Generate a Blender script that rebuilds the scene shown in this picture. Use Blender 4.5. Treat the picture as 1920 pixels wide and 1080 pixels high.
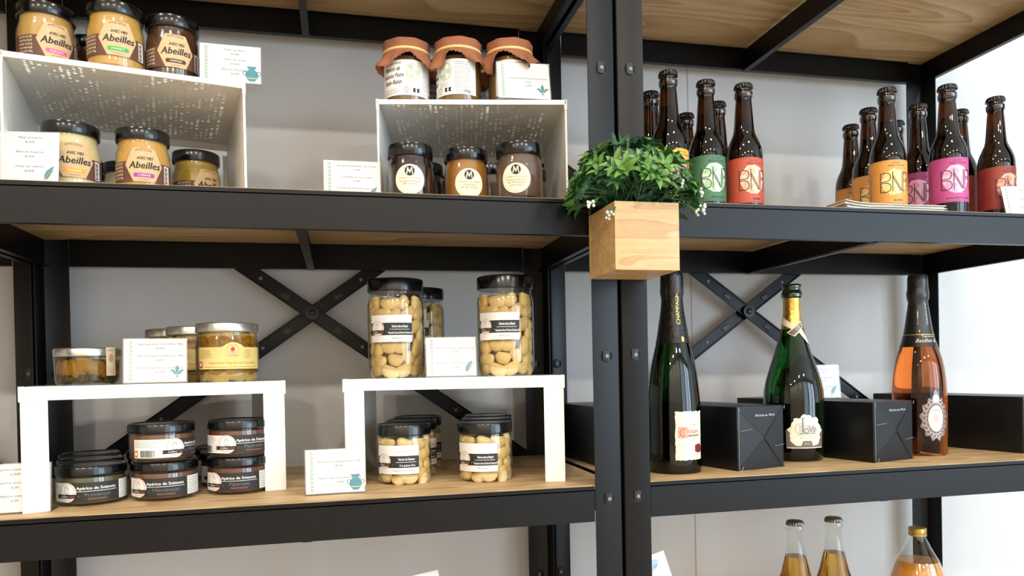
import bpy, bmesh, math, random
from mathutils import Vector, Matrix

# ------------------------------------------------------------------ clearing
for o in list(bpy.data.objects): bpy.data.objects.remove(o, do_unlink=True)
scene = bpy.context.scene
COL = scene.collection
PI = math.pi

# ------------------------------------------------------------------ camera
def add_camera():
    cd = bpy.data.cameras.new('camera'); co = bpy.data.objects.new('camera', cd); COL.objects.link(co)
    yaw, pitch, roll = 0.22896, -0.009148, -0.019823
    f = Vector((math.sin(yaw)*math.cos(pitch), math.cos(yaw)*math.cos(pitch), math.sin(pitch)))
    r = Vector((math.cos(yaw), -math.sin(yaw), 0)); u = r.cross(f)
    c, s = math.cos(roll), math.sin(roll)
    r2, u2 = c*r + s*u, -s*r + c*u
    m = Matrix((r2, u2, -f)).transposed().to_4x4()
    m.translation = Vector((-0.38109, -0.97210, 0.96757))
    co.matrix_world = m
    cd.sensor_width = 36; cd.sensor_fit = 'HORIZONTAL'
    cd.lens = 36*1390.48/1920
    cd.shift_y = (704.7-540)/1920
    cd.clip_start = 0.02; cd.clip_end = 60
    scene.camera = co
add_camera()

# ------------------------------------------------------------------ view, world, lights
scene.view_settings.view_transform = 'Standard'
scene.view_settings.look = 'None'
scene.view_settings.gamma = 1.0
scene.view_settings.exposure = -0.08
try: scene.view_settings.use_curve_mapping = False
except Exception: pass
world = bpy.data.worlds.new('world'); scene.world = world; world.use_nodes = True
wn = world.node_tree.nodes['Background']
wn.inputs[0].default_value = (0.80, 0.90, 1.0, 1); wn.inputs[1].default_value = 1.0

def area(name, loc, target, sx, sy, power, color, spread=180):
    ld = bpy.data.lights.new(name, 'AREA'); ld.shape = 'RECTANGLE'; ld.size = sx; ld.size_y = sy
    ld.energy = power; ld.color = color
    ld.spread = math.radians(spread)
    o = bpy.data.objects.new(name, ld); COL.objects.link(o)
    o.location = loc
    d = Vector(target)-Vector(loc); o.rotation_euler = d.to_track_quat('-Z', 'Y').to_euler()
    return o
# daylight through the shopfront panes (front right) and through the side window on the right
for wx, wp in ((1.38, 28), (2.73, 66), (4.08, 84)):
    area('daylight', (wx, -3.42, 1.42), (wx, 0, 1.42), 1.1, 2.0, wp, (0.66, 0.83, 1.0))
area('daylight', (5.02, -2.2, 1.45), (0, -2.2, 1.45), 1.9, 1.9, 14, (0.68, 0.84, 1.0))

# ------------------------------------------------------------------ materials
def lin(c):
    out = []
    for v in c[:3]:
        v /= 255.0
        out.append(v/12.92 if v <= .04045 else ((v+.055)/1.055)**2.4)
    return (*out, 1)
MATS = {}
def pm(name, rgb, rough=.5, metal=0, coat=0, trans=0, ior=1.5, spec=.5, emis=None, var=0, scale=40, stretch=(1,1,1), bump=0, sss=0):
    if name in MATS: return MATS[name]
    m = bpy.data.materials.new(name); m.use_nodes = True; nt = m.node_tree
    b = nt.nodes['Principled BSDF']
    b.inputs['Base Color'].default_value = lin(rgb)
    b.inputs['Roughness'].default_value = rough; b.inputs['Metallic'].default_value = metal
    b.inputs['Coat Weight'].default_value = coat; b.inputs['Coat Roughness'].default_value = .03
    b.inputs['Transmission Weight'].default_value = trans; b.inputs['IOR'].default_value = ior
    b.inputs['Specular IOR Level'].default_value = spec
    if sss:
        b.inputs['Subsurface Weight'].default_value = sss
        b.inputs['Subsurface Radius'].default_value = (.01, .006, .003)
    if emis:
        b.inputs['Emission Color'].default_value = lin(emis[0]); b.inputs['Emission Strength'].default_value = emis[1]
    if var or bump:
        tc = nt.nodes.new('ShaderNodeTexCoord'); mp = nt.nodes.new('ShaderNodeMapping'); nz = nt.nodes.new('ShaderNodeTexNoise')
        nt.links.new(tc.outputs['Object'], mp.inputs[0]); mp.inputs['Scale'].default_value = stretch
        nt.links.new(mp.outputs[0], nz.inputs['Vector']); nz.inputs['Scale'].default_value = scale; nz.inputs['Detail'].default_value = 5
        if var:
            mx = nt.nodes.new('ShaderNodeMixRGB'); mx.inputs[1].default_value = lin([max(0, v*(1-var)) for v in rgb]); mx.inputs[2].default_value = lin([min(255, v*(1+var)) for v in rgb])
            nt.links.new(nz.outputs[0], mx.inputs[0]); nt.links.new(mx.outputs[0], b.inputs['Base Color'])
        if bump:
            bp = nt.nodes.new('ShaderNodeBump'); bp.inputs['Strength'].default_value = bump; bp.inputs['Distance'].default_value = .002
            nt.links.new(nz.outputs[0], bp.inputs['Height']); nt.links.new(bp.outputs[0], b.inputs['Normal'])
    MATS[name] = m; return m

def thin_glass(name, rgb, gloss=1.0, rough=.02):
    """thin clear wall: fresnel reflection over a tinted see-through"""
    if name in MATS: return MATS[name]
    m = bpy.data.materials.new(name); m.use_nodes = True; nt = m.node_tree; nt.nodes.clear()
    out = nt.nodes.new('ShaderNodeOutputMaterial'); mix = nt.nodes.new('ShaderNodeMixShader')
    tr = nt.nodes.new('ShaderNodeBsdfTransparent'); gl = nt.nodes.new('ShaderNodeBsdfGlossy'); lw = nt.nodes.new('ShaderNodeLayerWeight'); lw.inputs[0].default_value = .5
    pw = nt.nodes.new('ShaderNodeMath'); pw.operation = 'POWER'; pw.inputs[1].default_value = 4.5
    fr = nt.nodes.new('ShaderNodeMath'); fr.operation = 'MULTIPLY_ADD'; fr.inputs[1].default_value = .9; fr.inputs[2].default_value = .045
    nt.links.new(lw.outputs['Facing'], pw.inputs[0]); nt.links.new(pw.outputs[0], fr.inputs[0])
    tr.inputs[0].default_value = lin(rgb); gl.inputs['Roughness'].default_value = rough
    gl.inputs[0].default_value = (gloss, gloss, gloss, 1)
    nt.links.new(fr.outputs[0], mix.inputs[0]); nt.links.new(tr.outputs[0], mix.inputs[1]); nt.links.new(gl.outputs[0], mix.inputs[2])
    nt.links.new(mix.outputs[0], out.inputs[0]); MATS[name] = m; return m

def wood(name, light, dark, scale=6, axis=0, rough=.5, ring=1.0, stretch=.09):
    if name in MATS: return MATS[name]
    m = bpy.data.materials.new(name); m.use_nodes = True; nt = m.node_tree; b = nt.nodes['Principled BSDF']
    tc = nt.nodes.new('ShaderNodeTexCoord'); mp = nt.nodes.new('ShaderNodeMapping')
    st = [1, 1, 1]; st[axis] = stretch
    mp.inputs['Scale'].default_value = st
    n1 = nt.nodes.new('ShaderNodeTexNoise'); n1.inputs['Scale'].default_value = scale; n1.inputs['Detail'].default_value = 2; n1.inputs['Distortion'].default_value = .4
    mul = nt.nodes.new('ShaderNodeMath'); mul.operation = 'MULTIPLY'; mul.inputs[1].default_value = 14*ring
    fr = nt.nodes.new('ShaderNodeMath'); fr.operation = 'FRACT'
    rp = nt.nodes.new('ShaderNodeValToRGB')
    rp.color_ramp.elements[0].color = lin(light); rp.color_ramp.elements[1].color = lin(dark)
    rp.color_ramp.elements[0].position = .1; rp.color_ramp.elements[1].position = .93
    e = rp.color_ramp.elements.new(1.0); e.color = lin(light)
    n2 = nt.nodes.new('ShaderNodeTexNoise'); n2.inputs['Scale'].default_value = scale*22; n2.inputs['Detail'].default_value = 4
    mx = nt.nodes.new('ShaderNodeMixRGB'); mx.blend_type = 'MULTIPLY'; mx.inputs[0].default_value = .35
    nt.links.new(tc.outputs['Object'], mp.inputs[0]); nt.links.new(mp.outputs[0], n1.inputs['Vector']); nt.links.new(mp.outputs[0], n2.inputs['Vector'])
    nt.links.new(n1.outputs[0], mul.inputs[0]); nt.links.new(mul.outputs[0], fr.inputs[0]); nt.links.new(fr.outputs[0], rp.inputs[0])
    nt.links.new(rp.outputs[0], mx.inputs[1]); nt.links.new(n2.outputs[0], mx.inputs[2]); nt.links.new(mx.outputs[0], b.inputs['Base Color'])
    b.inputs['Roughness'].default_value = rough
    MATS[name] = m; return m

METAL = pm('black_metal', (8, 8, 9), .36, spec=.26, var=.08, scale=300, bump=.05)
WOODM = wood('pine_board', (220, 188, 138), (188, 152, 104), scale=7, ring=1.15, stretch=.17)
WOODP = wood('planter_wood', (216, 178, 122), (196, 154, 100), scale=46, axis=0, rough=.35, ring=.3)
WHITE = pm('white_metal', (238, 237, 230), .38, var=.02, scale=60)
WALLM = pm('painted_wall', (208, 209, 209), .85, var=.02, scale=3)
PAPER = pm('card_paper', (226, 226, 222), .7, var=.01, scale=50)
ACRYL = thin_glass('clear_acrylic', (253, 253, 253))
CLEAR = thin_glass('jar_glass', (246, 248, 244))
LIDK = pm('black_lid', (8, 8, 9), .2, coat=.12, var=.1)
LIDS = pm('silver_lid', (196, 194, 186), .28, metal=.85, var=.04)
BLACK = pm('print_black', (34, 34, 36), .55, var=.05)
INK = pm('ink_black', (24, 22, 22), .6, var=.05)
GREY = pm('ink_grey', (112, 112, 112), .7, var=.03)
LTGREEN = pm('ink_pale_green', (170, 188, 172), .7, var=.03)
TEAL = pm('ink_teal', (58, 136, 150), .7, var=.05)
WH = pm('ink_white', (226, 226, 222), .6, var=.02)
CREAM = pm('ink_cream', (240, 228, 196), .6, var=.02)
KRAFT = pm('kraft_paper', (200, 170, 128), .75, var=.06, scale=400)
BROWN = pm('label_brown', (92, 58, 42), .6, var=.05)
ORNG = pm('ink_orange', (205, 120, 60), .6, var=.04)
REDI = pm('ink_red', (190, 60, 50), .6, var=.04)
SALMON = pm('ink_salmon', (224, 170, 140), .6, var=.03)

# ------------------------------------------------------------------ mesh helpers
class MB:
    def __init__(s): s.v = []; s.f = []; s.m = []; s.mats = []; s.smooth = []
    def mi(s, mat):
        if mat not in s.mats: s.mats.append(mat)
        return s.mats.index(mat)
    def add(s, vs, fs, mat, M=None, smooth=True):
        k = len(s.v); i = s.mi(mat)
        s.v += [tuple(M @ Vector(p)) if M is not None else tuple(p) for p in vs]
        s.f += [[k+a for a in q] for q in fs]; s.m += [i]*len(fs); s.smooth += [smooth]*len(fs)
    def box(s, x0, x1, y0, y1, z0, z1, mat, M=None, bev=0):
        if bev:
            bm = bmesh.new(); bmesh.ops.create_cube(bm, size=1)
            for v in bm.verts: v.co = Vector(((x0+x1)/2+v.co.x*(x1-x0), (y0+y1)/2+v.co.y*(y1-y0), (z0+z1)/2+v.co.z*(z1-z0)))
            bmesh.ops.bevel(bm, geom=bm.edges[:], offset=bev, segments=2, affect='EDGES', profile=.7)
            bm.verts.index_update()
            s.add([v.co[:] for v in bm.verts], [[v.index for v in f.verts] for f in bm.faces], mat, M, True); bm.free(); return
        vs = [(x, y, z) for x in (x0, x1) for y in (y0, y1) for z in (z0, z1)]
        s.add(vs, [(0,1,3,2),(4,6,7,5),(0,4,5,1),(2,3,7,6),(0,2,6,4),(1,5,7,3)], mat, M, False)
    def lathe(s, prof, mat, seg=40, M=None, cap=True, rfun=None):
        """prof: list of (r,z) or (r,z,mat) bottom to top"""
        vs = []; fs = {}
        n = len(prof)
        for i, p in enumerate(prof):
            for j in range(seg):
                a = 2*PI*j/seg; r = p[0]*(rfun(i, j) if rfun else 1)
                vs.append((r*math.cos(a), r*math.sin(a), p[1]))
        groups = {}
        for i in range(n-1):
            mt = prof[i][2] if len(prof[i]) > 2 else mat
            for j in range(seg):
                groups.setdefault(mt, []).append((i*seg+j, i*seg+(j+1) % seg, (i+1)*seg+(j+1) % seg, (i+1)*seg+j))
        k = len(s.v)
        s.v += [tuple(M @ Vector(p)) if M is not None else p for p in vs]
        for mt, q in groups.items():
            i = s.mi(mt); s.f += [[k+a for a in t] for t in q]; s.m += [i]*len(q); s.smooth += [True]*len(q)
        if cap:
            for row, rev in ((0, True), (n-1, False)):
                if prof[row][0] < 1e-6: continue
                mt = prof[min(row, n-2)][2] if len(prof[min(row, n-2)]) > 2 else mat
                q = [k+row*seg+j for j in range(seg)]
                if rev: q = q[::-1]
                s.f.append(q); s.m.append(s.mi(mt)); s.smooth.append(True)
    def tube(s, pts, r, mat, seg=6, taper=None):
        pts = [Vector(p) for p in pts]; vs = []; n = len(pts)
        for i, p in enumerate(pts):
            d = (pts[min(i+1, n-1)]-pts[max(i-1, 0)])
            if d.length < 1e-9: d = Vector((0, 0, 1))
            d.normalize(); a = d.orthogonal().normalized() if abs(d.z) > .99 else d.cross(Vector((0, 0, 1))).normalized(); b = d.cross(a)
            rr = r if taper is None else r+(taper-r)*i/(n-1)
            for j in range(seg):
                t = 2*PI*j/seg; vs.append(tuple(p+a*rr*math.cos(t)+b*rr*math.sin(t)))
        fs = [(i*seg+j, i*seg+(j+1) % seg, (i+1)*seg+(j+1) % seg, (i+1)*seg+j) for i in range(n-1) for j in range(seg)]
        fs += [tuple(range(seg))[::-1], tuple((n-1)*seg+j for j in range(seg))]
        s.add(vs, fs, mat)
    def prism(s, poly, z0, z1, mat, M=None):
        n = len(poly); vs = [(x, y, z0) for x, y in poly]+[(x, y, z1) for x, y in poly]
        fs = [tuple(range(n))[::-1], tuple(range(n, 2*n))]+[(i, (i+1) % n, n+(i+1) % n, n+i) for i in range(n)]
        s.add(vs, fs, mat, M, False)
    def build(s, name, parent=None, angle=35):
        me = bpy.data.meshes.new(name); me.from_pydata(s.v, [], s.f)
        for m in s.mats: me.materials.append(m)
        me.polygons.foreach_set('material_index', s.m); me.polygons.foreach_set('use_smooth', s.smooth)
        bm = bmesh.new(); bm.from_mesh(me); bmesh.ops.recalc_face_normals(bm, faces=bm.faces[:]); bm.to_mesh(me); bm.free()
        me.update()
        try: me.set_sharp_from_angle(angle=math.radians(angle))
        except Exception: pass
        o = bpy.data.objects.new(name, me); COL.objects.link(o)
        if parent: o.parent = parent
        return o

def empty(name, loc, rz, label, cat, group=None):
    o = bpy.data.objects.new(name, None); COL.objects.link(o); o.empty_display_size = .02
    o.location = loc; o.rotation_euler = (0, 0, math.radians(rz)); o['label'] = label; o['category'] = cat
    if group: o['group'] = group
    return o
def tag(o, label, cat, group=None):
    o['label'] = label; o['category'] = cat
    if group: o['group'] = group
    return o
def struct(o): o['kind'] = 'structure'; return o
def copy_tree(o, parent=None):
    c = o.copy(); COL.objects.link(c)
    if parent: c.parent = parent
    for ch in list(o.children): copy_tree(ch, c)
    return c
def dup(src, loc, rz, label):
    c = copy_tree(src); c.location = loc; c.rotation_euler = (0, 0, math.radians(rz)); c['label'] = label
    return c

# ------------------------------------------------------------------ printed matter
TXT = {}
def glyphs(s):
    if s in TXT: return TXT[s]
    cu = bpy.data.curves.new('t', 'FONT'); cu.body = s; cu.size = 1; cu.resolution_u = 2
    o = bpy.data.objects.new('t', cu); COL.objects.link(o)
    dg = bpy.context.evaluated_depsgraph_get(); dg.update()
    me = bpy.data.meshes.new_from_object(o.evaluated_get(dg))
    vs = [(v.co.x, v.co.y) for v in me.vertices]; fs = [list(p.vertices) for p in me.polygons]
    bpy.data.objects.remove(o, do_unlink=True); bpy.data.curves.remove(cu); bpy.data.meshes.remove(me)
    if not vs: vs = [(0, 0)]
    x0 = min(v[0] for v in vs); x1 = max(v[0] for v in vs)
    TXT[s] = (vs, fs, x0, x1); return TXT[s]

class Print:
    """flat artwork (metres, origin in the middle) laid on a card or wrapped round a jar"""
    def __init__(s, step=.003): s.bm = bmesh.new(); s.mats = []; s.step = step; s.lv = 0
    def mi(s, mat):
        if mat not in s.mats: s.mats.append(mat)
        return s.mats.index(mat)
    def poly(s, pts, mat, lv=0):
        vs = [s.bm.verts.new((x, y, lv)) for x, y in pts]
        try: f = s.bm.faces.new(vs); f.material_index = s.mi(mat)
        except ValueError: pass
    def rect(s, x0, x1, y0, y1, mat, lv=0): s.poly([(x0, y0), (x1, y0), (x1, y1), (x0, y1)], mat, lv)
    def disc(s, cx, cy, rx, ry, mat, lv=0, n=28): s.poly([(cx+rx*math.cos(2*PI*i/n), cy+ry*math.sin(2*PI*i/n)) for i in range(n)], mat, lv)
    def ring(s, cx, cy, r, w, mat, lv=0, n=32, a0=0, a1=2*PI, ry=None):
        ry = ry or r
        for i in range(n):
            a, b = a0+(a1-a0)*i/n, a0+(a1-a0)*(i+1)/n
            s.poly([(cx+(r-w)*math.cos(a), cy+(ry-w)*math.sin(a)), (cx+r*math.cos(a), cy+ry*math.sin(a)), (cx+r*math.cos(b), cy+ry*math.sin(b)), (cx+(r-w)*math.cos(b), cy+(ry-w)*math.sin(b))], mat, lv)
    def line(s, pts, w, mat, lv=0):
        for (x0, y0), (x1, y1) in zip(pts, pts[1:]):
            dx, dy = x1-x0, y1-y0; L = math.hypot(dx, dy) or 1; nx, ny = -dy/L*w/2, dx/L*w/2; ex, ey = dx/L*w*.4, dy/L*w*.4
            s.poly([(x0+nx-ex, y0+ny-ey), (x0-nx-ex, y0-ny-ey), (x1-nx+ex, y1-ny+ey), (x1+nx+ex, y1+ny+ey)], mat, lv)
    def text(s, t, x, y, h, mat, lv=2, align='c', shear=0, width=None, rot=0, bold=0):
        vs, fs, a, b = glyphs(t)
        sx = h
        if width: sx = width/max(b-a, .01)
        off = {'c': -(a+b)/2, 'l': -a, 'r': -b}[align]
        c, sn = math.cos(rot), math.sin(rot)
        shifts = [(0, 0)] if not bold else [(0, 0), (bold, 0), (bold/2, bold/2)]
        for k, (ox, oy) in enumerate(shifts):
            nv = []
            for vx, vy in vs:
                px = (vx+off)*sx+vy*h*shear+ox; py = vy*h-.33*h+oy
                nv.append(s.bm.verts.new((x+c*px-sn*py, y+sn*px+c*py, lv+k*.2)))
            for f in fs:
                try: q = s.bm.faces.new([nv[i] for i in f]); q.material_index = s.mi(mat)
                except ValueError: pass
    def barcode(s, x0, x1, y0, y1, mat, lv=2, n=14, seed=1):
        r = random.Random(seed); x = x0
        while x < x1:
            w = (x1-x0)/n*r.choice((.25, .5, .8)); s.rect(x, min(x+w, x1), y0, y1, mat, lv); x += w+(x1-x0)/n*r.choice((.3, .5))
    def smallprint(s, x0, x1, y0, y1, n, mat, lv=2, seed=0):
        r = random.Random(seed); dy = (y1-y0)/n
        words = ['ingredients', 'haricots', 'sel', 'eau', 'conserver', 'au frais', 'apres', 'ouverture', 'poids net', 'fabrication', 'artisanale', 'produit', 'en France']
        for i in range(n):
            t = ' '.join(r.choice(words) for _ in range(3))
            s.text(t, x0, y1-dy*(i+.5), dy*.8, mat, lv, 'l', width=(x1-x0)*r.uniform(.75, 1))
    def wrap(s, name, parent, R, ang, zc, eps=.00025, lvh=.00013, lean=None):
        """ang degrees: 0 faces local -Y, positive turns toward +X; R number or function of z"""
        bm = s.bm
        xs = [v.co.x for v in bm.verts]; x = math.floor(min(xs)/s.step)*s.step+s.step
        while x < max(xs):
            bmesh.ops.bisect_plane(bm, geom=bm.verts[:]+bm.edges[:]+bm.faces[:], plane_co=(x, 0, 0), plane_no=(1, 0, 0), dist=1e-7); x += s.step
        if callable(R):
            ys = [v.co.y for v in bm.verts]; y = min(ys)+.004
            while y < max(ys):
                bmesh.ops.bisect_plane(bm, geom=bm.verts[:]+bm.edges[:]+bm.faces[:], plane_co=(0, y, 0), plane_no=(0, 1, 0), dist=1e-7); y += .004
            Rm = R(zc)
        else: Rm = R
        if callable(R): Rm = R(zc+sum(v.co.y for v in bm.verts)/len(bm.verts))
        for v in bm.verts:
            a = math.radians(ang)+v.co.x/Rm; rr = (R(zc+v.co.y) if callable(R) else R)+eps+lvh*v.co.z
            v.co = Vector((rr*math.sin(a), -rr*math.cos(a), zc+v.co.y))
        return s._out(name, parent)
    def flat(s, name, parent, M, lvh=.00018):
        for v in s.bm.verts: v.co = M @ Vector((v.co.x, -.0002-lvh*v.co.z, v.co.y))
        return s._out(name, parent)
    def _out(s, name, parent):
        me = bpy.data.meshes.new(name); s.bm.to_mesh(me); s.bm.free()
        for m in s.mats: me.materials.append(m)
        o = bpy.data.objects.new(name, me); COL.objects.link(o)
        if parent: o.parent = parent
        return o

# ------------------------------------------------------------------ the room
WALL_Y = .425
def room():
    m = MB(); m.box(-4.2, 5.2, WALL_Y, WALL_Y+.1, 0, 2.7, WALLM)
    seam = pm('wall_seam', (176, 176, 176), .9)
    for x in (.325, -1.2, 1.52): m.box(x-.0012, x+.0012, WALL_Y-.0006, WALL_Y+.001, 0, 2.7, seam)
    struct(m.build('wall_back'))
    fl = pm('floor_tiles', (200, 190, 176), .5, var=.08, scale=4)
    m = MB(); m.box(-4.2, 5.2, -3.6, WALL_Y+.1, -.1, 0, fl); struct(m.build('floor'))
    ce = pm('ceiling_paint', (225, 222, 214), .9, var=.01)
    m = MB(); m.box(-4.2, 5.2, -3.6, WALL_Y+.1, 2.7, 2.8, ce); struct(m.build('ceiling'))
    wl = pm('side_wall_paint', (216, 208, 196), .9, var=.02, scale=3)
    m = MB(); m.box(-4.3, -4.2, -3.6, WALL_Y+.1, 0, 2.7, wl); struct(m.build('wall_left'))
    # right wall with a window opening
    m = MB()
    m.box(5.2, 5.3, -3.6, -3.2, 0, 2.7, wl); m.box(5.2, 5.3, -1.2, WALL_Y+.1, 0, 2.7, wl)
    m.box(5.2, 5.3, -3.2, -1.2, 0, .45, wl); m.box(5.2, 5.3, -3.2, -1.2, 2.45, 2.7, wl); struct(m.build('wall_right'))
    m = MB()
    for y in (-3.2, -2.225, -1.25): m.box(5.19, 5.27, y, y+.05, .45, 2.45, METAL)
    m.box(5.19, 5.27, -3.2, -1.2, .45, .5, METAL); m.box(5.19, 5.27, -3.2, -1.2, 2.4, 2.45, METAL); struct(m.build('window_4'))
    # shopfront wall behind the camera
    m = MB(); m.box(-4.2, .7, -3.7, -3.6, 0, 2.7, wl); m.box(4.75, 5.2, -3.7, -3.6, 0, 2.7, wl)
    m.box(.7, 4.75, -3.7, -3.6, 0, .35, wl); m.box(.7, 4.75, -3.7, -3.6, 2.5, 2.7, wl); struct(m.build('wall_front'))
    for k, x in enumerate((.7, 2.05, 3.40)):
        m = MB(); m.box(x, x+.06, -3.68, -3.6, .35, 2.5, METAL); m.box(x+1.29, x+1.35, -3.68, -3.6, .35, 2.5, METAL)
        m.box(x, x+1.35, -3.68, -3.6, .35, .41, METAL); m.box(x, x+1.35, -3.68, -3.6, 2.44, 2.5, METAL); struct(m.build('window_%d' % (k+1)))
room()

# ceiling lamps over the aisle, and an added row by the shopfront (each carries its own light)
def ceiling_lamps():
    body = pm('lamp_housing', (230, 230, 226), .4)
    glow = pm('lamp_diffuser', (255, 240, 214), .5, emis=((255, 226, 186), 14))
    spots = [(-1.5, -.95), (-.55, -1.0), (.45, -1.0), (-2.6, -3.05), (-1.3, -3.05), (0, -3.05), (1.3, -3.05)]  # last four are added fill, lighting the bays from the front
    names = ['leftmost lamp in the ceiling row nearest the shelves', 'middle lamp in the ceiling row nearest the shelves', 'rightmost lamp in the ceiling row nearest the shelves',
             'added fill lamp farthest left in the ceiling row by the shopfront', 'added fill lamp second from left in the ceiling row by the shopfront', 'added fill lamp third from left in the ceiling row by the shopfront', 'added fill lamp farthest right in the ceiling row by the shopfront']
    for (x, y), n in zip(spots, names):
        e = empty('ceiling_lamp', (x, y, 2.7), 0, 'square white '+n, 'ceiling lamp', 'ceiling lamps')
        m = MB(); m.box(-.1, .1, -.1, .1, -.04, 0, body); m.build('housing', e)
        m = MB(); m.box(-.085, .085, -.085, .085, -.046, -.0401, glow); m.build('diffuser', e)
        ld = bpy.data.lights.new('lamp_light', 'AREA'); ld.shape = 'SQUARE'; ld.size = .17; ld.energy = 9 if y > -2 else 40; ld.color = (1, .92, .84)
        lo = bpy.data.objects.new('lamp_light', ld); COL.objects.link(lo); lo.parent = e; lo.location = (0, 0, -.06)
ceiling_lamps()

# ------------------------------------------------------------------ shelf units
W, P, D, H = .85, .039, .386, .0486
ZL, ZM, ZU = .804, 1.2, 1.608
LEVELS = [.085, .4, ZL, ZM, ZU, 1.88]
PIN = pm('steel_pin', (120, 120, 118), .5)
DARKM = pm('clip_metal', (20, 20, 22), .35, spec=.4)
HOLEK = pm('hole_dark', (8, 8, 9), .9)
def clip(M):
    m = MB()
    n = 20
    ringv = [(.0085*math.cos(2*PI*i/n), .0085*math.sin(2*PI*i/n)) for i in range(n)]
    R = M @ Matrix.Rotation(PI/2, 4, 'X')
    m.prism(ringv, -.0001, .0004, HOLEK, R)
    m.prism([(a*1.08, b*1.08) for a, b in ringv], -.0002, .00015, DARKM, R)
    m.box(-.0042, .0042, -.0022, 0, -.0075, .0075, DARKM, M, bev=.0008)
    m.box(-.0058, -.0044, -.0026, 0, -.006, .0075, DARKM, M)
    m.prism([(.0026*math.cos(2*PI*i/12), .0026*math.sin(2*PI*i/12)) for i in range(12)], .0022, .003, PIN, R)
    return m
def shelf_unit(x0, z0, y0, label, full=True):
    e = empty('shelf_unit', (x0, y0, z0), 0, label, 'shelf', 'black metal shelf units')
    t = .002
    # four L shaped posts
    for (px, sx) in ((0, 1), (W, -1)):
        for (py, sy) in ((0, 1), (D, -1)):
            m = MB()
            L = [(0, 0), (P, 0), (P, t), (t, t), (t, P), (0, P)]
            # soften the outer corner
            L = [(.0025, 0), (P, 0), (P, t), (t+.001, t), (t, t+.001), (t, P), (0, P), (0, .0025), (.0008, .0008)]
            poly = [(px+sx*a, py+sy*b) for a, b in L]
            if sx*sy < 0: poly = poly[::-1]
            m.prism(poly, .0, 1.9-z0, METAL)
            o = m.build('post', e, angle=60)
            # clips seen through the round holes of the face
            for z in ((1.381, .983, .785) if py == 0 else (1.38, .975, .578)):
                c = clip(Matrix.Translation((px+sx*P/2, -.0001 if py == 0 else D-t-.0001, z)))
                c.build('clip', o)
    for z in LEVELS:
        z -= 0
        # front and back rails with a folded bottom lip
        for (yy, s) in ((.0012, 1), (D-.0012, -1)):
            m = MB()
            m.box(P+.0012, W-P-.0012, min(yy, yy+s*t), max(yy, yy+s*t), z-H, z-.001, METAL)
            m.box(P+.0012, W-P-.0012, min(yy, yy+s*.011), max(yy, yy+s*.011), z-H-.0015, z-H, METAL)
            m.box(P+.0012, W-P-.0012, min(yy, yy+s*.009), max(yy, yy+s*.009), z-.0075, z-.006, METAL)
            m.build('rail', e)
        for (xx, s) in ((.0025, 1), (W-.0025, -1)):
            m = MB()
            m.box(min(xx, xx+s*t), max(xx, xx+s*t), .004, D-.004, z-H, z-.001, METAL)
            m.box(min(xx, xx+s*.010), max(xx, xx+s*.010), .004, D-.004, z-H-.0015, z-H, METAL)
            m.build('side_rail', e)
        # stiffening bar under the board, front to back
        m = MB(); cx = W/2
        m.box(cx-.0012, cx+.0012, .004, D-.004, z-H+.0005, z-.0085, METAL); m.box(cx-.006, cx+.006, .004, D-.004, z-H-.0028, z-H-.0016, METAL)
        m.build('support_bar', e)
        # wooden board
        m = MB()
        m.box(.004, W-.004, .0035, D-.0035, z-.0058, z, WOODM)
        b = m.build('board', e)
    # crossed braces at the back
    zc = 1.0735
    for s in (1, -1):
        m = MB(); L = .98; ang = math.atan2(.71, 1)*s
        M = Matrix.Translation((W/2, D+.006+.004*s, zc)) @ Matrix.Rotation(-ang, 4, 'Y')
        # shallow channel profile
        m.box(-L/2, L/2, -.001, .001, -.0105, .0105, METAL, M)
        m.box(-L/2, L/2, -.0035, -.001, -.0125, -.0095, METAL, M, bev=.001); m.box(-L/2, L/2, -.0035, -.001, .0095, .0125, METAL, M, bev=.001)
        for d in (-.31, -.105, .105, .31):
            m.prism([(.003*math.cos(2*PI*i/12), .003*math.sin(2*PI*i/12)) for i in range(12)], .001, .0022, PIN, M @ Matrix.Translation((d, 0, 0)) @ Matrix.Rotation(PI/2, 4, 'X'))
        for d in (-.055, .055): m.box(d-.008, d+.008, -.0028, -.001, -.005, .005, DARKM, M, bev=.0008)
        m.build('brace', e)
    m = MB(); m.lathe([(.012, 0), (.012, .003), (.006, .0035), (.006, .006), (.004, .007)], DARKM, 20, Matrix.Translation((W/2, D-.004, zc)) @ Matrix.Rotation(PI/2, 4, 'X'))
    m.build('brace_bolt', e)
    return e
U1 = shelf_unit(-W, 0, 0, 'black metal shelf unit with wooden boards holding the jars, left of the double post')
U2 = shelf_unit(.0035, .0012, 0, 'black metal shelf unit with wooden boards with beer and champagne, right of the double post')
U3 = shelf_unit(-2*W-.0035, 0, 0, 'black metal shelf unit cut off at the left edge of the photo')

# ------------------------------------------------------------------ facing helper: turntable angle that points an object's local -Y at a shopper in the aisle
EYE = (-.38, -.97)
def face(x, y, off=0): return math.degrees(math.atan2(EYE[0]-x, y-EYE[1]))*-1*-1+off

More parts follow.
